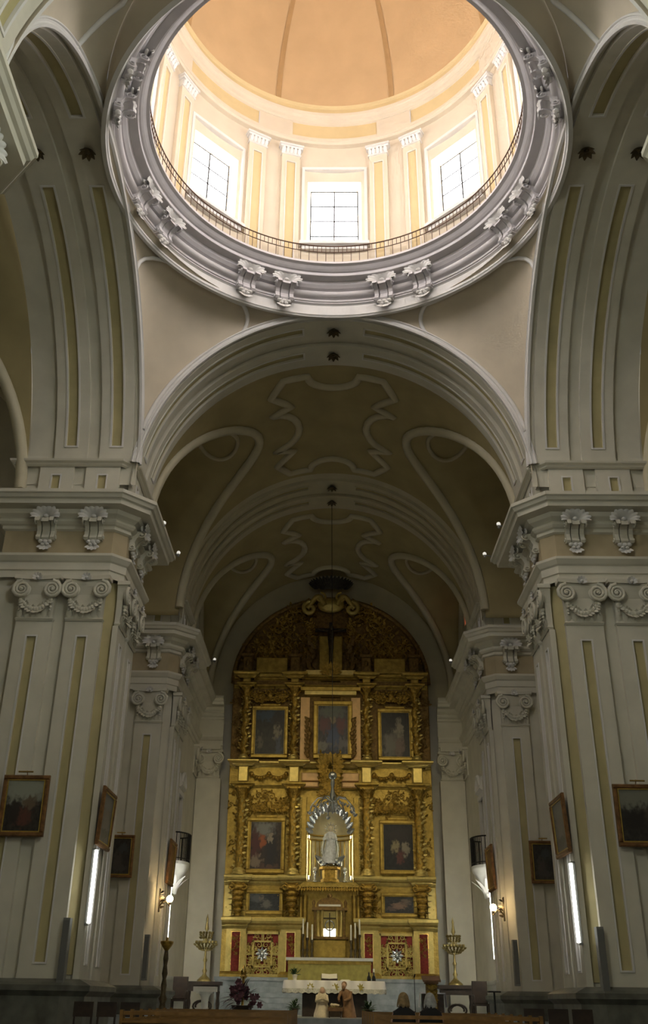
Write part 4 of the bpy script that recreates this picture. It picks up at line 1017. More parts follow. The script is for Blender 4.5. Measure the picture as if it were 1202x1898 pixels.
for i,(u_,l) in enumerate(((562,'far left'),(570,'second from left'),(579,'third from left'),(651,'third from right'),(659,'second from right'),(667,'far right'))):
    x = at(u_,1740,Y=46.3).x; h_ = (.95,.8,.72,.72,.8,.95)[i]; hc = .62
    c = T('candlestick', '%s tall white candle on a dark candlestick beside the tabernacle' % l, 'candle', (x,46.25,MENZ), 'high altar candles')
    MB().lathe([(.075,0),(.075,.04),(.05,.1),(.035,.2),(.065,.3),(.035,.4),(.04,h_-.14),(.07,h_-.06),(.07,h_),(0,h_)], (x,46.25,MENZ), 10).build('stick', BRONZE, c)
    MB().lathe([(.038,h_),(.036,h_+hc),(0,h_+hc+.02)], (x,46.25,MENZ), 8).build('wax_candle', WAX, c)
# ------------------------------------------------------------------ hanging lamp
hl = T('hanging_lamp', 'silver sanctuary lamp with curved arms hanging on a long cord', 'lamp', at(617,1438,Y=39.12))
hx, hy = at(617,1438,Y=39.12).x, 39.12; ho = at(617,1438,Y=hy).z; hb_ = at(617,1522,Y=hy).z
MB().tube([(hx,hy,ho),(0,hy,21.7)], .012, 4).build('cord', IRON, hl)
MB().ball((hx,hy,ho), .17, 14, 10).build('orb', SILVER, hl)
MB().lathe([(.05,0),(.09,-.3),(.05,-.5),(.12,-.75),(.05,-1.1),(.1,-1.35),(0,-1.5)], (hx,hy,ho), 12).build('stem', SILVER, hl)
for k in range(8):
    a = 2*pi*k/8+.2
    q = MB(); q.tube([(hx+r_*cos(a),hy+r_*sin(a),hb_+.75+z) for r_,z in ((.06,0),(.3,.16),(.6,.1),(.82,-.15),(.92,-.45))], .03, 6)
    for t in range(5): q.ball((hx+(.35+.13*t)*cos(a),hy+(.35+.13*t)*sin(a),hb_+.75-.05-.05*t), .05, 6, 4)
    q.lathe([(.02,0),(.09,.05),(.1,.12),(.0,.12)], (hx+.92*cos(a),hy+.92*sin(a),hb_+.2), 8); q.build('arm', SILVER, hl)
# ------------------------------------------------------------------ light fittings
def sconce(sx, u, v, sd):
    p = at(u,v,X=sx*5.85); x, y, z = p
    r = T('wall_lamp', 'lit wall lamp with warm globe on the %s chancel pier' % sd, 'lamp', (sx*6.24,y,z), 'wall lamps')
    q = MB(); q.bbox(-.1,.1,-.04,0,-.45,.35,.02)
    q.v = [(sx*6.24+sx*yy, y+xx, z+zz) for xx,yy,zz in q.v]; q.build('back_plate', BRONZE, r)
    q = MB()
    for e in (-1,1):
        q.tube([(sx*(6.22-t*.38),y+e*.16*sin(t*2.2),z-.28+.2*sin(t*3)) for t in lin(0,1,8)], .018, 5)
    for k in range(6): q.leaf((sx*6.2,y,z-.3+.1*k), (-sx*.6,cos(k*2),.4), (-sx,0,0), .18, .1, .4)
    q.tube([(x,y,z-.2),(x,y,z-.12)], .05, 8); q.build('arm', BRONZE, r)
    q = MB().ball((x,y,z), .12, 12, 8); q.build('globe', BULB, r)
sconce(-1, 315, 1666, 'left'); sconce(1, 915, 1682, 'right')
def glow_tube(name, label, x, y, z0, z1, nx, ny, tm=GLARE):
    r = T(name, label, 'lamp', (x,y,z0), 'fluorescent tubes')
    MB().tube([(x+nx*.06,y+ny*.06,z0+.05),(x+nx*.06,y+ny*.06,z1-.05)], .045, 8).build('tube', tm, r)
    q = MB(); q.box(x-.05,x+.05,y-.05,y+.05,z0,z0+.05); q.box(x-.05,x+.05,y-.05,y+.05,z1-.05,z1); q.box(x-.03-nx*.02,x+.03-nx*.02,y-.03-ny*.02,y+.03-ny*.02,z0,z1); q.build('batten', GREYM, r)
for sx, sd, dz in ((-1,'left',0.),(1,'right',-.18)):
    glow_tube('glowing_tube', 'upright glowing strip imitating a glare on the far %s crossing pier' % sd, sx*6.20, 26.16, 2.72+dz*1.6, 4.58+dz, -sx*.9, -.3)  # emissive tube imitates a narrow bright glare on the pier side, no lamp
    glow_tube('glowing_tube', 'light tube behind the %s chancel pier facing the altar' % sd, sx*6.42, 40.78, 2.6, 5.4, -sx*.5, .8, TUBE2)
def flood(sx, u, v, sd, tgt, power, k, size=56):
    p = at(u,v,X=sx*5.42)
    r = T('cornice_lamp', '%s of the %s cornice lamps, a small white bulb on the ledge' % (k, sd), 'lamp', p, 'cornice lamps')
    q = MB(); q.tube([(p.x+sx*.25,p.y,p.z-.05),(p.x,p.y,p.z)], .02, 6); q.lathe([(.03,-.1),(.05,-.05),(.05,0),(0,0)], (p.x,p.y,p.z), 8); q.build('holder', GREYM, r)
    MB().ball((p.x,p.y,p.z+.05), .07).build('bulb', SBULB, r)
    l = bpy.data.lights.new('lamp_beam', 'SPOT'); l.energy = power; l.color = (1,.84,.45); l.spot_size = rad(size); l.spot_blend = .8; l.shadow_soft_size = .12
    lo = bpy.data.objects.new('lamp_beam', l); COL.objects.link(lo); lo.parent = r; lo.location = (-sx*.15,.1,.08)
    d = Vector(tgt)-(p+Vector((-sx*.15,.1,.08))); lo.rotation_euler = d.to_track_quat('-Z','Y').to_euler()
FP = 850
flood(-1,304,972,'left',(.4,38.4,1.3),2600,'nearest',16); flood(-1,331,1027,'left',(1.5,47,8.5),FP,'middle'); flood(-1,398,1224,'left',(2.2,47,4.0),FP*.5,'farthest')
flood(1,925,974,'right',(-.1,38.4,1.3),2600,'nearest',16); flood(1,899,1029,'right',(-1.5,47,8.5),FP,'middle'); flood(1,836,1226,'right',(-2.2,47,4.0),FP*.5,'farthest')

# ------------------------------------------------------------------ balconies, doors, loudspeakers, skirting
for sx, sd in ((-1,'left'),(1,'right')):
    yc = 42.75; dz = 0 if sx < 0 else -.12
    def M(mb, sx=sx): mb.v = [(sx*x,y,z) for x,y,z in mb.v]; return mb
    bl = T('balcony', 'small iron balcony on a white corbel, %s altar wall' % sd, 'balcony', (sx*6.3,yc,6.2), 'altar bay balconies')
    pl = [(6.62,yc-.95)]+[(6.6-.62*sin(pi*t)**.5 if 0 < t < 1 else 6.6, yc-.95+1.9*t) for t in lin(0,1,14)]+[(6.62,yc+.95)]
    M(MB().prism(pl, 6.12, 6.24)).build('floor_slab', WMARB, bl)
    rows = []
    for k,(s_,z) in enumerate(((1,6.12),(.96,6.0),(.8,5.85),(.55,5.6),(.4,5.3),(.3,5.0))):
        rows.append([(6.62-(6.62-x)*s_, yc+(y-yc)*s_, z) for x,y in pl])
    M(MB().grid(rows)).build('corbel', WMARB, bl)
    for k in range(5):
        a = pi*(k+.5)/5; M(MB().leaf((6.6-.15*sin(a),yc-.35*cos(a),5.15), (-.5*sin(a),-.4*cos(a),1), (-sin(a),-cos(a),0), .7, .22, .4)).build('corbel_leaf', TRIM, bl)
    rp = pl[1:-1]
    for z,r_ in ((7.36,.03),(6.34,.02)): M(MB().tube([(x,y,z+dz*0) for x,y in rp], r_, 5)).build('balcony_rail', IRON, bl)
    L = []
    for a,b_ in zip(rp, rp[1:]): L += [(a[0]+(b_[0]-a[0])*t, a[1]+(b_[1]-a[1])*t) for t in (0,.5)]
    for x,y in L: M(MB().tube([(x,y,6.24),(x,y,7.36)], .016, 4)).build('baluster', IRON, bl)
    d = T('door_%d' % (1 if sx < 0 else 2), 'dark balcony door in a white surround, %s altar wall' % sd, 'door', (sx*6.7,yc,6.2), 'balcony doors', 'structure')
    for e in (-1,1): M(MB().box(6.72,6.78,min(yc,yc+e*.53),max(yc,yc+e*.53),6.2,8.98)).build('door_leaf', DARKW, d)
    q = MB(); q.box(6.52,6.66,yc-.72,yc-.54,6.24,9.1); q.box(6.52,6.66,yc+.54,yc+.72,6.24,9.1); q.box(6.5,6.66,yc-.8,yc+.8,9.0,9.2); M(q).build('door_surround', TRIM, d)
    q = MB(); q.prism([(6.4,9.35),(6.6,9.2),(6.6,9.9),(6.5,9.85)], yc-.7, yc+.7, 'y'); q.tube([(6.45,yc-.6+1.2*t,9.45+.5*sin(pi*t)) for t in lin(0,1,12)], .09, 6); M(q).build('door_hood', TRIM, d)
    bb = MB(); bb.box(6.36,6.62,40.75,47.5,.6,1.75); bb.box(6.3,6.62,40.7,47.5,1.75,1.9)
    tag(M(bb).build('baseboard_'+sd, WMARB), 'pale marble skirting along the %s altar bay wall' % sd, 'skirting', None, 'structure')
    for nm,lab,x,y,z0,z1 in (('loudspeaker','tall slim grey loudspeaker at the corner of the far %s crossing pier' % sd, 6.58,25.72,1.4+dz*.5,2.86+dz*.3),('loudspeaker','tall slim grey loudspeaker at the corner of the %s chancel pier' % sd, 6.5,37.02,1.66,3.12)):
        s_ = T(nm, lab, 'loudspeaker', (sx*x,y,z0), 'column loudspeakers')
        q = MB(); q.box(x-.085,x+.085,y-.08,y+.16,z0,z1); M(q).build('cabinet', GREYM, s_); q = MB(); q.box(x-.07,x+.07,y-.1,y-.08,z0+.06,z1-.06); M(q).build('grille', GRILLE, s_)
        q = MB(); q.box(x-.04,x+.04,y+.16,y+.3,(z0+z1)/2-.1,(z0+z1)/2+.1); M(q).build('bracket', IRON, s_)
w = T('window_12', 'small red glowing window high in the right altar vault', 'window', (6.85,45.8,18.2), None, 'structure')
MB().box(6.84,6.9,45.55,46.05,18.15,19.2).build('pane', REDPANE, w); q = MB()
for z in (18.1,19.2): q.box(6.8,6.9,45.5,46.1,z,z+.06)
for y in (45.5,46.04): q.box(6.8,6.9,y,y+.06,18.1,19.2)
q.build('window_frame', VTRIM, w)

# ------------------------------------------------------------------ altar table and things on it
at_ = T('altar_table', 'altar table under a long white cloth in front of the steps', 'altar', (.16,39,.6))
MB().box(-1.0,1.35,38.75,39.3,.6,1.68).build('table_base', DARKW, at_); MB().box(-1.5,1.82,38.5,39.5,1.68,1.76).build('table_top', WMARB, at_)
ct = T('altar_cloth', 'white lace-edged cloth draped over the altar table', 'tablecloth', (.16,39,1.3))
q = MB(); per = []
x0,x1,y0,y1 = -1.66,1.98,38.42,39.58
for t in lin(0,1,60): per.append((x0+(x1-x0)*t, y0, 0, -1))
for t in lin(0,1,16)[1:]: per.append((x1, y0+(y1-y0)*t, 1, 0))
for t in lin(0,1,60)[1:]: per.append((x1-(x1-x0)*t, y1, 0, 1))
for t in lin(0,1,16)[1:-1]: per.append((x0, y1-(y1-y0)*t, -1, 0))
rows = []
for k,z in enumerate((1.77,1.74,1.62,1.5)): rows.append([(x+nx*.012*k*sin(i*1.3)+nx*.01*k, y+ny*.02*k*sin(i*.9)+ny*.01*k, z) for i,(x,y,nx,ny) in enumerate(per)])
q.grid(rows, 0, True, cu=True); q.add([(x,y,1.77) for x,y,_,_ in per], [tuple(range(len(per)))]); q.build('cloth', LINEN, ct)
rows = [rows[-1], [(x+nx*.05+nx*.02*sin(i*1.3), y+ny*.05+ny*.03*sin(i*.9), 1.36+.02*sin(i*1.6)) for i,(x,y,nx,ny) in enumerate(per)]]
MB().grid(rows, 0, True, cu=True).build('lace_border', LACE, ct)
q = MB()
for c_ in (-.7,.2,1.1):
    for k in range(7): q.leaf((c_,38.37,1.56), (cos(k*.9),-.05,sin(k*.9)), (0,-1,0), .14, .06, .05)
q.build('embroidery', YCLOTH, ct)
def pot(name, label, x, y, z, h, r, potm, leafm, n, spread, seed, group=None):
    o = T(name, label, 'plant', (x,y,z), group); rn = random.Random(seed)
    MB().lathe([(r*.7,0),(r,h),(r*1.08,h),(r*1.08,h+.03),(r*.9,h+.03),(0,h)], (x,y,z), 12).build('pot', potm, o)
    q = MB()
    for k in range(n):
        a = rn.uniform(0,6.28); e = rn.uniform(.1,1.4); d = (cos(a)*cos(e),sin(a)*cos(e),sin(e)); L = spread*rn.uniform(.5,1)
        q.tube([(x,y,z+h),(x+d[0]*L*.5,y+d[1]*L*.5,z+h+d[2]*L*.6),(x+d[0]*L,y+d[1]*L,z+h+d[2]*L)], .008, 4)
        for t in (.5,.75,1): q.leaf((x+d[0]*L*t,y+d[1]*L*t,z+h+d[2]*L*t), (d[0]+rn.uniform(-.6,.6),d[1]+rn.uniform(-.6,.6),d[2]-.2), (0,0,1), spread*.4, spread*.2, -.2)
    f = q.build('foliage', leafm, o); f['kind'] = 'stuff'; return o
pot('potted_plant','small green potted plant on the left end of the altar', -1.28,38.75,1.77,.16,.09,WAX,LEAFG,26,.24,3)
bk = T('missal_stand', 'open missal on a low dark stand on the altar', 'book', (-.05,38.9,1.77))
q = MB(); q.prism([(38.7,1.77),(39.1,1.77),(39.1,1.98),(38.7,1.84)], -.32, .28, 'x'); q.build('stand', DARKW, bk); q = MB()
for e in (-1,1): q.prism([(0,0),(e*.28,.015),(e*.28,.05),(0,.03)], 38.68, 39.08, 'y')
q.v = [(x-.02,y,z+1.83+(y-38.68)*.33) for x,y,z in q.v]; q.build('pages', WAX, bk)
pp = T('altar_papers', 'white papers lying flat on the altar beside the missal', 'paper', (.55,38.9,1.77)); MB().box(.38,.75,38.7,39.0,1.772,1.80).build('sheet_pile', WAX, pp); MB().box(.42,.7,38.74,38.98,1.80,1.81).build('top_sheet', LINEN, pp)
for k,(x,l) in enumerate(((1.42,'left'),(1.6,'right'))):
    c = T('cruet', '%s dark cruet near the right end of the altar' % l, 'cruet', (x,38.75,1.77), 'altar cruets')
    MB().lathe([(.06,0),(.07,.06),(.06,.14),(.025,.2),(.03,.26),(0,.26)], (x,38.75,1.77), 10).build('body', IRON, c); MB().ball((x,38.75,2.05), .028).build('stopper', BRONZE, c)
c = T('altar_candle', 'single white candle standing on the right of the altar', 'candle', (1.62,39.2,1.77)); MB().lathe([(.07,0),(.07,.03),(.03,.06),(.05,.1),(0,.1)], (1.62,39.2,1.77), 10).build('holder', BRASS, c); MB().lathe([(.035,.08),(.034,.42),(0,.43)], (1.62,39.2,1.77), 8).build('wax', WAX, c)
# nativity figures
mg = T('kneeling_figure', 'nativity figure kneeling in a cream robe before the altar', 'figurine', (-.28,37.6,.6))
q = MB(); rows = []
for t,rx,ry,oy in ((0,.27,.33,0),(.1,.26,.32,.0),(.3,.2,.24,.03),(.5,.17,.17,-.02),(.62,.19,.14,-.03),(.72,.14,.11,-.04),(.76,.06,.06,-.04)): rows.append([(-.28+rx*(1+.08*cos(6*a))*cos(a),37.6+oy+ry*(1+.08*cos(6*a))*sin(a),.6+t*1.02) for a in lin(0,2*pi,20)[:-1]])
q.grid(rows, 0, True, cu=True)
for e in (-1,1): q.tube([(-.28+e*.16,37.55,1.27),(-.28+e*.2,37.4,1.1),(-.26,37.3,1.18)], lambda t: .06*(1-.3*t), 7)
q.build('robe', PAINTW, mg); MB().ball((-.27,37.53,1.42), (.09,.1,.12), 10, 8).build('head', SKIN, mg)
q = MB(); q.loft([(-.28,37.62,1.1,.17,.1),(-.28,37.62,1.3,.15,.1),(-.27,37.58,1.45,.115,.11),(-.27,37.56,1.55,.05,.06)], 12); q.build('veil', PAINTW, mg)
jo = T('stooping_figure', 'nativity figure in a brown cloak leaning over the crib', 'figurine', (.6,37.6,.6))
q = MB(); rows = []
for t,rx,ry,ox in ((0,.25,.22,.05),(.15,.23,.2,.05),(.4,.18,.17,.04),(.62,.18,.15,.0),(.75,.2,.14,-.05),(.82,.13,.11,-.08),(.86,.06,.06,-.09)): rows.append([(.6+ox+rx*(1+.09*cos(5*a))*cos(a),37.6+ry*(1+.09*cos(5*a))*sin(a),.6+t*1.05) for a in lin(0,2*pi,20)[:-1]])
q.grid(rows, 0, True, cu=True)
for e in (-1,1): q.tube([(.56+e*.17,37.55,1.4),(.5+e*.2,37.42,1.2),(.4+e*.08,37.32,1.12)], lambda t: .06*(1-.3*t), 7)
q.build('cloak', PAINTB, jo); MB().ball((.49,37.55,1.6), (.085,.095,.115), 10, 8).build('head', SKIN, jo)
q = MB(); q.ball((.5,37.58,1.64), (.1,.1,.1), 10, 6); q.ball((.47,37.47,1.53), (.06,.05,.08), 8, 6); q.build('hair_and_beard', PAINTB, jo)
cb = T('manger', 'low straw-filled wooden manger between the two nativity figures', 'crib', (.18,37.3,.6))
for x in (-.02,.38):
    q = MB(); q.tube([(x,37.12,.6),(x,37.45,.95)], .025, 5); q.tube([(x,37.45,.6),(x,37.12,.95)], .025, 5)
    q.build('trestle', DARKW, cb)
MB().prism([(37.15,.8),(37.42,.8),(37.46,.92),(37.11,.92)], -.08, .44, 'x').build('trough', PAINTB, cb)
q = MB(); rn = random.Random(5)
for k in range(40): q.leaf((rn.uniform(-.05,.4),rn.uniform(37.15,37.42),.9), (rn.uniform(-1,1),rn.uniform(-1,1),.35), (0,0,1), .14, .02, 0)
st_ = q.build('straw', YCLOTH, cb); st_['kind'] = 'stuff'
q = MB(); q.loft([(.08,37.28,.95,.05,.05),(.16,37.28,.97,.07,.06),(.26,37.28,.96,.05,.05)], 8)
q2 = MB(); q2.ball((.06,37.28,.99), .055); q2.tube([(.1,37.28,.98),(.2,37.28,.99),(.32,37.28,.97)], lambda t: .055*(1-.4*t), 8); q2.build('swaddled_infant', PAINTW, cb)
pot('potted_plant','dark leafy pot plant on the floor left of the nativity figures', -1.25,37.4,.6,.24,.16,DARKW,LEAFG,24,.3,8)
pot('potted_plant','dark leafy pot plant on the floor right of the nativity figures', 1.32,37.4,.6,.24,.16,DARKW,LEAFG,24,.3,9)
# flowers at left
fb_ = T('flower_arrangement', 'large mauve flower arrangement in a dark basket left of the altar', 'flowers', (-3.0,36.6,.6))
MB().lathe([(.26,0),(.36,.3),(.38,.34),(.3,.34),(0,.3)], (-3.0,36.6,.6), 14).build('basket', DARKW, fb_)
q = MB(); q2 = MB(); rn = random.Random(12)
for k in range(70):
    a = rn.uniform(0,6.28); e = rn.uniform(-.05,1.45); L = rn.uniform(.35,.75); d = Vector((cos(a)*cos(e),sin(a)*cos(e)*.7,sin(e))); p = Vector((-3.0,36.6,.95))+d*L
    if k % 3: q2.leaf(p-d*.2, tuple(d+Vector((rn.uniform(-.4,.4),0,rn.uniform(-.4,.2)))), (0,0,1), .42, .07, -.45)
    else:
        for j in range(6): q.leaf(p, (cos(j*1.05),-.4+.3*rn.random(),sin(j*1.05)), (0,-1,0), .13, .09, .3)
f = q.build('blossoms', PETAL, fb_); f['kind'] = 'stuff'; f = q2.build('fronds', FROND, fb_); f['kind'] = 'stuff'
gs = T('gilt_stand', 'gilded ornamental stand rising behind the mauve flowers', 'stand', (-3.05,37.4,.6))
MB().lathe([(.2,0),(.2,.05),(.06,.12),(.04,.6),(.09,.7),(.04,.8),(.05,1.15),(.13,1.22),(.13,1.26),(.05,1.3),(.1,1.42),(.06,1.5),(.0,1.62)], (-3.05,37.4,.6), 12).build('shaft', BRASS, gs)
q = MB()
for k in range(6): q.leaf((-3.05,37.4,1.85), (cos(k*1.05),sin(k*1.05),.5), (0,0,1), .22, .12, .5)
q.build('leaf_collar', GOLDD, gs)
# lectern, microphone, side tables
le = T('lectern', 'carved gilt wooden lectern right of the altar', 'lectern', (3.5,37,.6))
MB().box(3.27,3.75,36.85,37.25,.6,.72).build('foot', GOLDB, le); MB().bbox(3.32,3.70,36.9,37.2,.72,1.7,.03).build('body', GOLDB, le)
q = MB(); scrollwork(q, .0,.12,.85,1.6,0,10,.08,.016,44); q.v = [(x+3.51,y+36.9,z) for x,y,z in q.v]; q.build('carving', GOLD, le)
q = MB(); q.prism([(36.75,1.74),(37.3,1.9),(37.3,1.95),(36.75,1.79)], 3.2, 3.82, 'x'); q.box(3.28,3.74,36.86,37.24,1.68,1.76); q.build('desk', PAINTB, le)
mc = T('microphone_stand', 'thin black microphone stand beside the lectern', 'microphone', (2.95,37.3,.6))
MB().lathe([(.16,0),(.16,.03),(.02,.05),(0,.05)], (2.95,37.3,.6), 12).build('foot', IRON, mc); MB().tube([(2.95,37.3,.63),(2.95,37.3,1.9)], .012, 5).build('pole', IRON, mc); MB().tube([(2.95,37.3,1.9),(2.97,37.22,1.98)], .025, 6).build('microphone', BLACK, mc)
wt = T('draped_table', 'small table under a white cloth behind the lectern', 'table', (3.85,40.2,.6))
MB().box(3.45,4.25,40.0,40.5,.6,1.4).build('table_box', DARKW, wt); q = MB()
q.box(3.4,4.3,39.95,40.55,1.4,1.44); q.grid([[(3.38,39.93+.6*t,1.44) for t in lin(0,1,6)],[(3.34+.02*sin(k*2),39.93+.6*k/6,.95) for k in range(7)]]); q.grid([[(4.32,39.93+.6*t,1.44) for t in lin(0,1,6)],[(4.36+.02*sin(k*2),39.93+.6*k/6,.95) for k in range(7)]]); q.build('cloth', LINEN, wt)
def side_table(sd, sx, label):
    t = T('side_table', label, 'table', (sx*5.2,44,.6)); x = sx*5.2
    MB().box(x-.75,x+.75,43.7,44.4,1.62,1.76).build('top', DARKW, t); MB().box(x-.65,x+.65,43.78,44.3,1.4,1.62).build('apron', DARKW, t)
    for e in (-1,1):
        for yy in (43.82,44.26): MB().lathe([(.07,0),(.04,.1),(.07,.35),(.04,.55),(.06,.8)], (x+e*.6,yy,.6), 8).build('leg', DARKW, t)
    q = MB()
    for e in (-1,1): q.tube([(x+e*.32*cos(a)+e*.05,43.8,.85+.2*sin(a)) for a in lin(-1.2,3.4,12)], .04, 6)
    q.build('scroll_stretcher', DARKW, t)
side_table('left',-1,'dark side table carrying the left gilt candelabrum'); side_table('right',1,'dark scroll-legged side table carrying the right gilt candelabrum')
def candelabrum(sx, label):
    x, y, z = sx*5.2, 44.0, 1.76; c = T('candelabrum', label, 'candelabrum', (x,y,z), 'gilt candelabra')
    MB().lathe([(.3,0),(.3,.05),(.24,.1),(.1,.22),(.06,.3),(.1,.4),(.05,.5),(.05,.7),(.09,.8),(.05,.9),(.04,1.2),(.07,1.3),(.0,1.35)], (x,y,z), 12).build('stem', OLDBR, c)
    for k in range(7):
        e = (k-3)/3
        q = MB(); q.tube([(x,y,z+1.15),(x+e*.2,y-.02,z+1.18),(x+e*.4,y,z+1.42)], .022, 5)
        for j in range(3): q.leaf((x+e*(.2+.1*j),y-.03,z+1.2+.08*j), (e,-.4,.5), (0,-1,0), .16, .09, .4)
        q.lathe([(.03,0),(.07,.03),(.06,.12),(0,.12)], (x+e*.4,y,z+1.42), 8); q.build('branch', OLDBR, c)
    for k in range(5):
        e = (k-2)/2; q = MB(); q.tube([(x,y,z+1.35),(x+e*.12,y,z+1.6),(x+e*.26,y,z+1.8)], .02, 5); q.lathe([(.03,0),(.06,.03),(.05,.1),(0,.1)], (x+e*.26,y,z+1.8), 8)
        for j in range(3): q.leaf((x+e*.18,y-.03,z+1.62+.09*j), (e+.2*(j-1),-.4,.6), (0,-1,0), .16, .09, .4)
        q.build('upper_branch', OLDBR, c)
    MB().lathe([(.05,1.35),(.03,1.9),(.09,2.0),(.06,2.15),(.04,2.3),(.05,2.4),(0,2.6)], (x,y,z), 10).build('finial', OLDBR, c)
candelabrum(-1,'left gilt branched candelabrum beside the altarpiece'); candelabrum(1,'right gilt branched candelabrum beside the altarpiece')
ft = T('font', 'white marble pedestal table standing before the left candelabrum', 'pedestal', (-4.78,41,.6))
MB().box(-5.22,-4.34,40.75,41.25,1.36,1.54).build('top', WMARB, ft); MB().lathe([(.3,.76),(.22,.68),(.14,.55),(.13,.2),(.2,.1),(.28,.06),(.28,0)], (-4.78,41,.6), 16).build('shaft', WMARB, ft); MB().box(-5.1,-4.46,40.8,41.2,1.3,1.36).build('moulding', WMARB, ft)
for sx, sd in ((-1,'left'),(1,'right')):
    c = T('carved_chair', 'tall dark carved chair against the %s altar wall' % sd, 'chair', (sx*5.95,42.2,.6), 'altar bay chairs'); x = sx*5.95
    MB().box(x-.3,x+.3,41.95,42.5,1.02,1.1).build('seat', DARKW, c); MB().bbox(x-.3,x+.3,42.45,42.53,1.1,1.9,.02).build('backrest', DARKW, c)
    for e in (-1,1):
        for yy in (41.99,42.46): MB().box(x+e*.26-.03,x+e*.26+.03,yy-.03,yy+.03,.6,1.02).build('leg', DARKW, c)
        MB().tube([(x+e*.29,42.45,1.4),(x+e*.3,42.1,1.38),(x+e*.29,41.98,1.3),(x+e*.29,41.98,1.08)], .025, 6).build('armrest', DARKW, c)
tc_ = T('torchere', 'tall dark carved torchere with gilt top beside the left chancel pier', 'candlestick', (-5.55,35.5,.6))
MB().lathe([(.26,0),(.26,.08),(.12,.2),(.09,.35),(.14,.5),(.08,.65),(.1,.9),(.06,1.1),(.1,1.25),(.06,1.5),(.09,1.7),(.06,1.95),(0,1.95)], (-5.55,35.5,.6), 12).build('shaft', BRONZE, tc_)
q = MB(); q.lathe([(.06,1.95),(.16,2.08),(.22,2.18),(.22,2.24),(.05,2.26),(.04,2.36),(0,2.36)], (-5.55,35.5,.6), 12)
for k in range(8): q.leaf((-5.55,35.5,2.62), (cos(k*.785),sin(k*.785),.5), (0,0,1), .26, .12, .5)
q.build('gilt_cup', GOLDD, tc_)
is_ = T('iron_stand', 'small black iron stand beside the right chancel pier', 'stand', (5.35,35.0,.45))
MB().tube([(5.35,35,.5),(5.35,35,1.43)], .03, 6).build('post', IRON, is_); MB().box(5.15,5.55,34.85,35.15,1.43,1.47).build('tray', IRON, is_)
for k in range(3): MB().tube([(5.35,35,.62),(5.35+.2*cos(k*2.1),35+.2*sin(k*2.1),.46)], .02, 5).build('foot', IRON, is_)

# ------------------------------------------------------------------ chairs by the piers
def small_chair(x, y, rz, label):
    c = T('dark_chair', label, 'chair', (x,y,0), 'dark chairs by the crossing piers'); o_ = (0,0,0)
    MB().box(-.22,.22,-.22,.22,.42,.5).build('seat', DARKW, c, org=o_); MB().bbox(-.22,.22,.19,.24,.72,1.02,.015).build('backrest', DARKW, c, org=o_)
    for e in (-1,1):
        MB().box(e*.19-.02,e*.19+.02,-.2,-.16,0,.42).build('leg', DARKW, c, org=o_); MB().box(e*.19-.02,e*.19+.02,.18,.22,0,.74).build('leg', DARKW, c, org=o_)
    c.rotation_euler = (0,0,rz)
for i,(x,l) in enumerate(((-5.55,'outermost'),(-5.05,'middle'),(-4.55,'innermost'))): small_chair(x,24.2+.12*i,pi,'%s of the dark chairs before the far left pier' % l)
for i,(x,l) in enumerate(((5.4,'outermost'),(4.9,'middle'),(4.4,'innermost'))): small_chair(x,23.6+.1*i,pi,'%s of the dark chairs before the far right pier' % l)

# ------------------------------------------------------------------ pews
ORD = ['front','second','third','fourth','fifth','sixth','seventh','eighth','ninth','tenth','eleventh','twelfth','thirteenth','fourteenth']
pw = T('pew', '', 'pew', (0,0,0)); o_ = (0,0,0); PWD = 2.9
MB().box(-PWD/2,PWD/2,-.03,.03,.84,.90).build('top_rail', PEWW, pw, org=o_)
for z0,z1 in ((.52,.64),(.67,.79)): MB().box(-PWD/2,PWD/2,-.015,.015,z0,z1).build('back_slat', PEWW, pw, org=o_)
MB().box(-PWD/2,PWD/2,.02,.44,.42,.46).build('seat', PEWW, pw, org=o_)
for e in (-1,1):
    q = MB(); q.prism([(-.06,0),(.44,0),(.44,.5),(.3,.62),(.06,.92),(-.06,.92)], e*PWD/2-.03, e*PWD/2+.03, 'x'); q.build('pew_end', PEWW, pw, org=o_)
MB().box(-PWD/2+.1,PWD/2-.1,-.34,-.18,.16,.22).build('kneeler', PEWW, pw, org=o_)
MB().box(-PWD/2+.03,PWD/2-.03,-.2,-.03,.72,.75).build('book_ledge', PEWW, pw, org=o_)
freeze(pw)
for sx, sd in ((-1,'left'),(1,'right')):
    for i in range(7):
        o = pw if (sx < 0 and i == 0) else dup(pw)
        o.location = (sx*2.28 + (.0 if sx < 0 else -.1), 25.0-i*1.0, 0); o['label'] = '%s row oak pew in the %s block, counted from the altar' % (ORD[i], sd); o['group'] = 'oak pews'

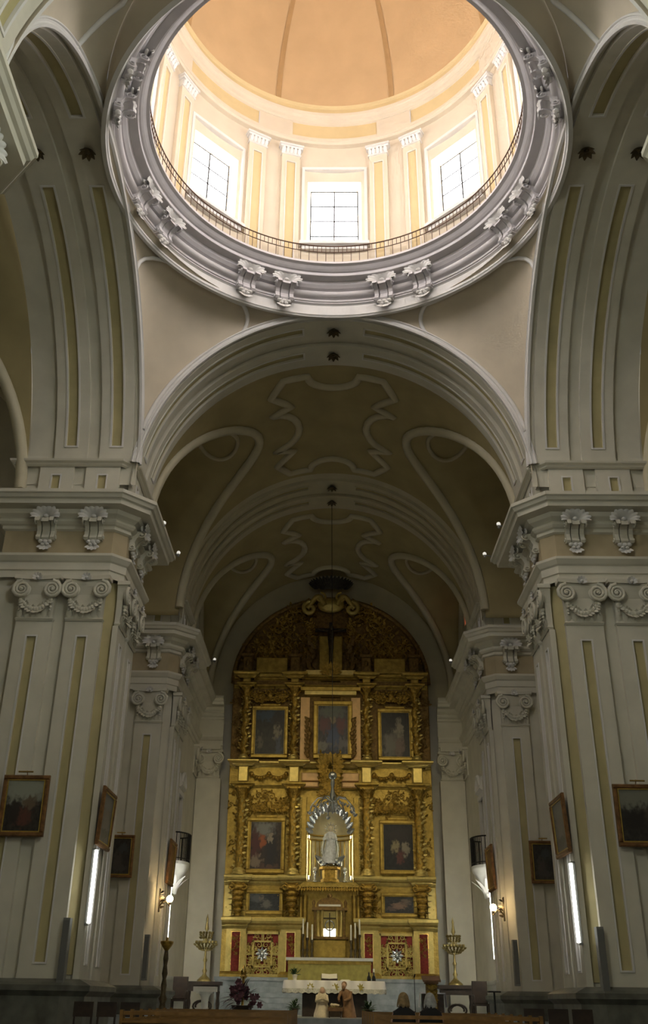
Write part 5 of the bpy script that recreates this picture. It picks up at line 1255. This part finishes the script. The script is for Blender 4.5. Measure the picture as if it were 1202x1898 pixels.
# ------------------------------------------------------------------ two people seen from behind
def person(label, x, y, hairm, seed, lean=0.):
    r = T('person', label, 'person', (x,y,.0), None); rn = random.Random(seed)
    V = [(0,0,.52),(0,.0,.66),(0,-.02,.8),(0,-.01,.93),(0,.0,1.0),(0,.03,1.06),(0,.05,1.14),(0,.06,1.19)]; Rr = [.15,.14,.14,.13,.06,.06,.085,.06]
    E_ = [(i,i+1) for i in range(7)]
    def chain(root, pts, rs):
        k = root
        for p, q in zip(pts, rs): V.append(p); Rr.append(q); E_.append((k,len(V)-1)); k = len(V)-1
        return k
    for e in (-1,1):
        k = chain(3, [(e*.16,0,.92),(e*.2,.03,.75),(e*.16,.2,.64),(e*.07,.3,.63)], [.06,.052,.042,.035])
        chain(k, [(e*.03,.37,.62)], [.012])
        for j in range(3): chain(k, [(e*(.05+.02*j),.38,.63-.01*j),(e*(.04+.02*j),.42,.61-.01*j)], [.011,.009])
        chain(k, [(e*.04,.33,.66)], [.012])
        chain(0, [(e*.09,.05,.52),(e*.1,.42,.52),(e*.1,.45,.28),(e*.1,.44,.08),(e*.1,.55,.04)], [.09,.07,.055,.04,.035])
    me = bpy.data.meshes.new('body'); me.from_pydata(V, E_, []); o = bpy.data.objects.new('body', me); COL.objects.link(o); o.parent = r
    bm = bmesh.new(); bm.from_mesh(me); ly = bm.verts.layers.skin.verify(); bm.verts.ensure_lookup_table()
    for i, v in enumerate(bm.verts): v[ly].radius = (Rr[i],Rr[i]); v[ly].use_root = (i == 0)
    bm.to_mesh(me); bm.free(); me.materials.append(SKIN)
    sk = o.modifiers.new('skin','SKIN'); sk.use_smooth_shade = True; ss = o.modifiers.new('sub','SUBSURF'); ss.levels = 1; ss.render_levels = 2
    c = MB(); c.loft([(0,.02,.47,.22,.2),(0,.0,.6,.215,.18),(0,-.02,.75,.21,.165),(0,-.02,.88,.205,.15),(0,-.01,.95,.20,.13),(0,.0,1.0,.12,.1),(0,.01,1.03,.075,.075)], 18)
    for e in (-1,1): c.tube([(e*.14,-.01,.95),(e*.17,.02,.78),(e*.17,.12,.66),(e*.11,.26,.64)], lambda t: .06*(1-.3*t), 9)
    c.loft([(0,.02,.98,.09,.085),(0,.02,1.03,.1,.095),(0,.02,1.06,.085,.085)], 14); c.build('coat', BLACK, r, org=(0,0,0))
    h = MB(); h.ball((0,.035,1.15), (.098,.11,.12), 14, 10); h.ball((0,-.03,1.10), (.088,.06,.10), 12, 8)
    for k in range(14): a = rn.uniform(0,pi)+pi; h.leaf((.09*cos(a),.03+.09*sin(a),1.18), (cos(a)*.3,sin(a)*.3,-1), (cos(a),sin(a),0), .17, .05, -.1)
    h.build('hair', hairm, r, org=(0,0,0))
    f = MB()
    for e in (-1,1): f.ball((e*.033,.135,1.15), .012, 6, 5); f.ball((e*.088,.045,1.14), (.014,.025,.034), 6, 5)
    f.ball((0,.152,1.12), (.014,.02,.022), 6, 5); f.ball((0,.138,1.08), (.026,.01,.008), 6, 4); f.build('face', SKIN, r, org=(0,0,0))
    return r
person('person in a black coat with dark blond hair seated in the right pews', 1.27, 19.42, BLOND, 1)
person('grey-haired person in a black coat seated in the right pews', 1.75, 19.42, GREYH, 2)

for q in (CAPP, CONS, CONR): drop(q)
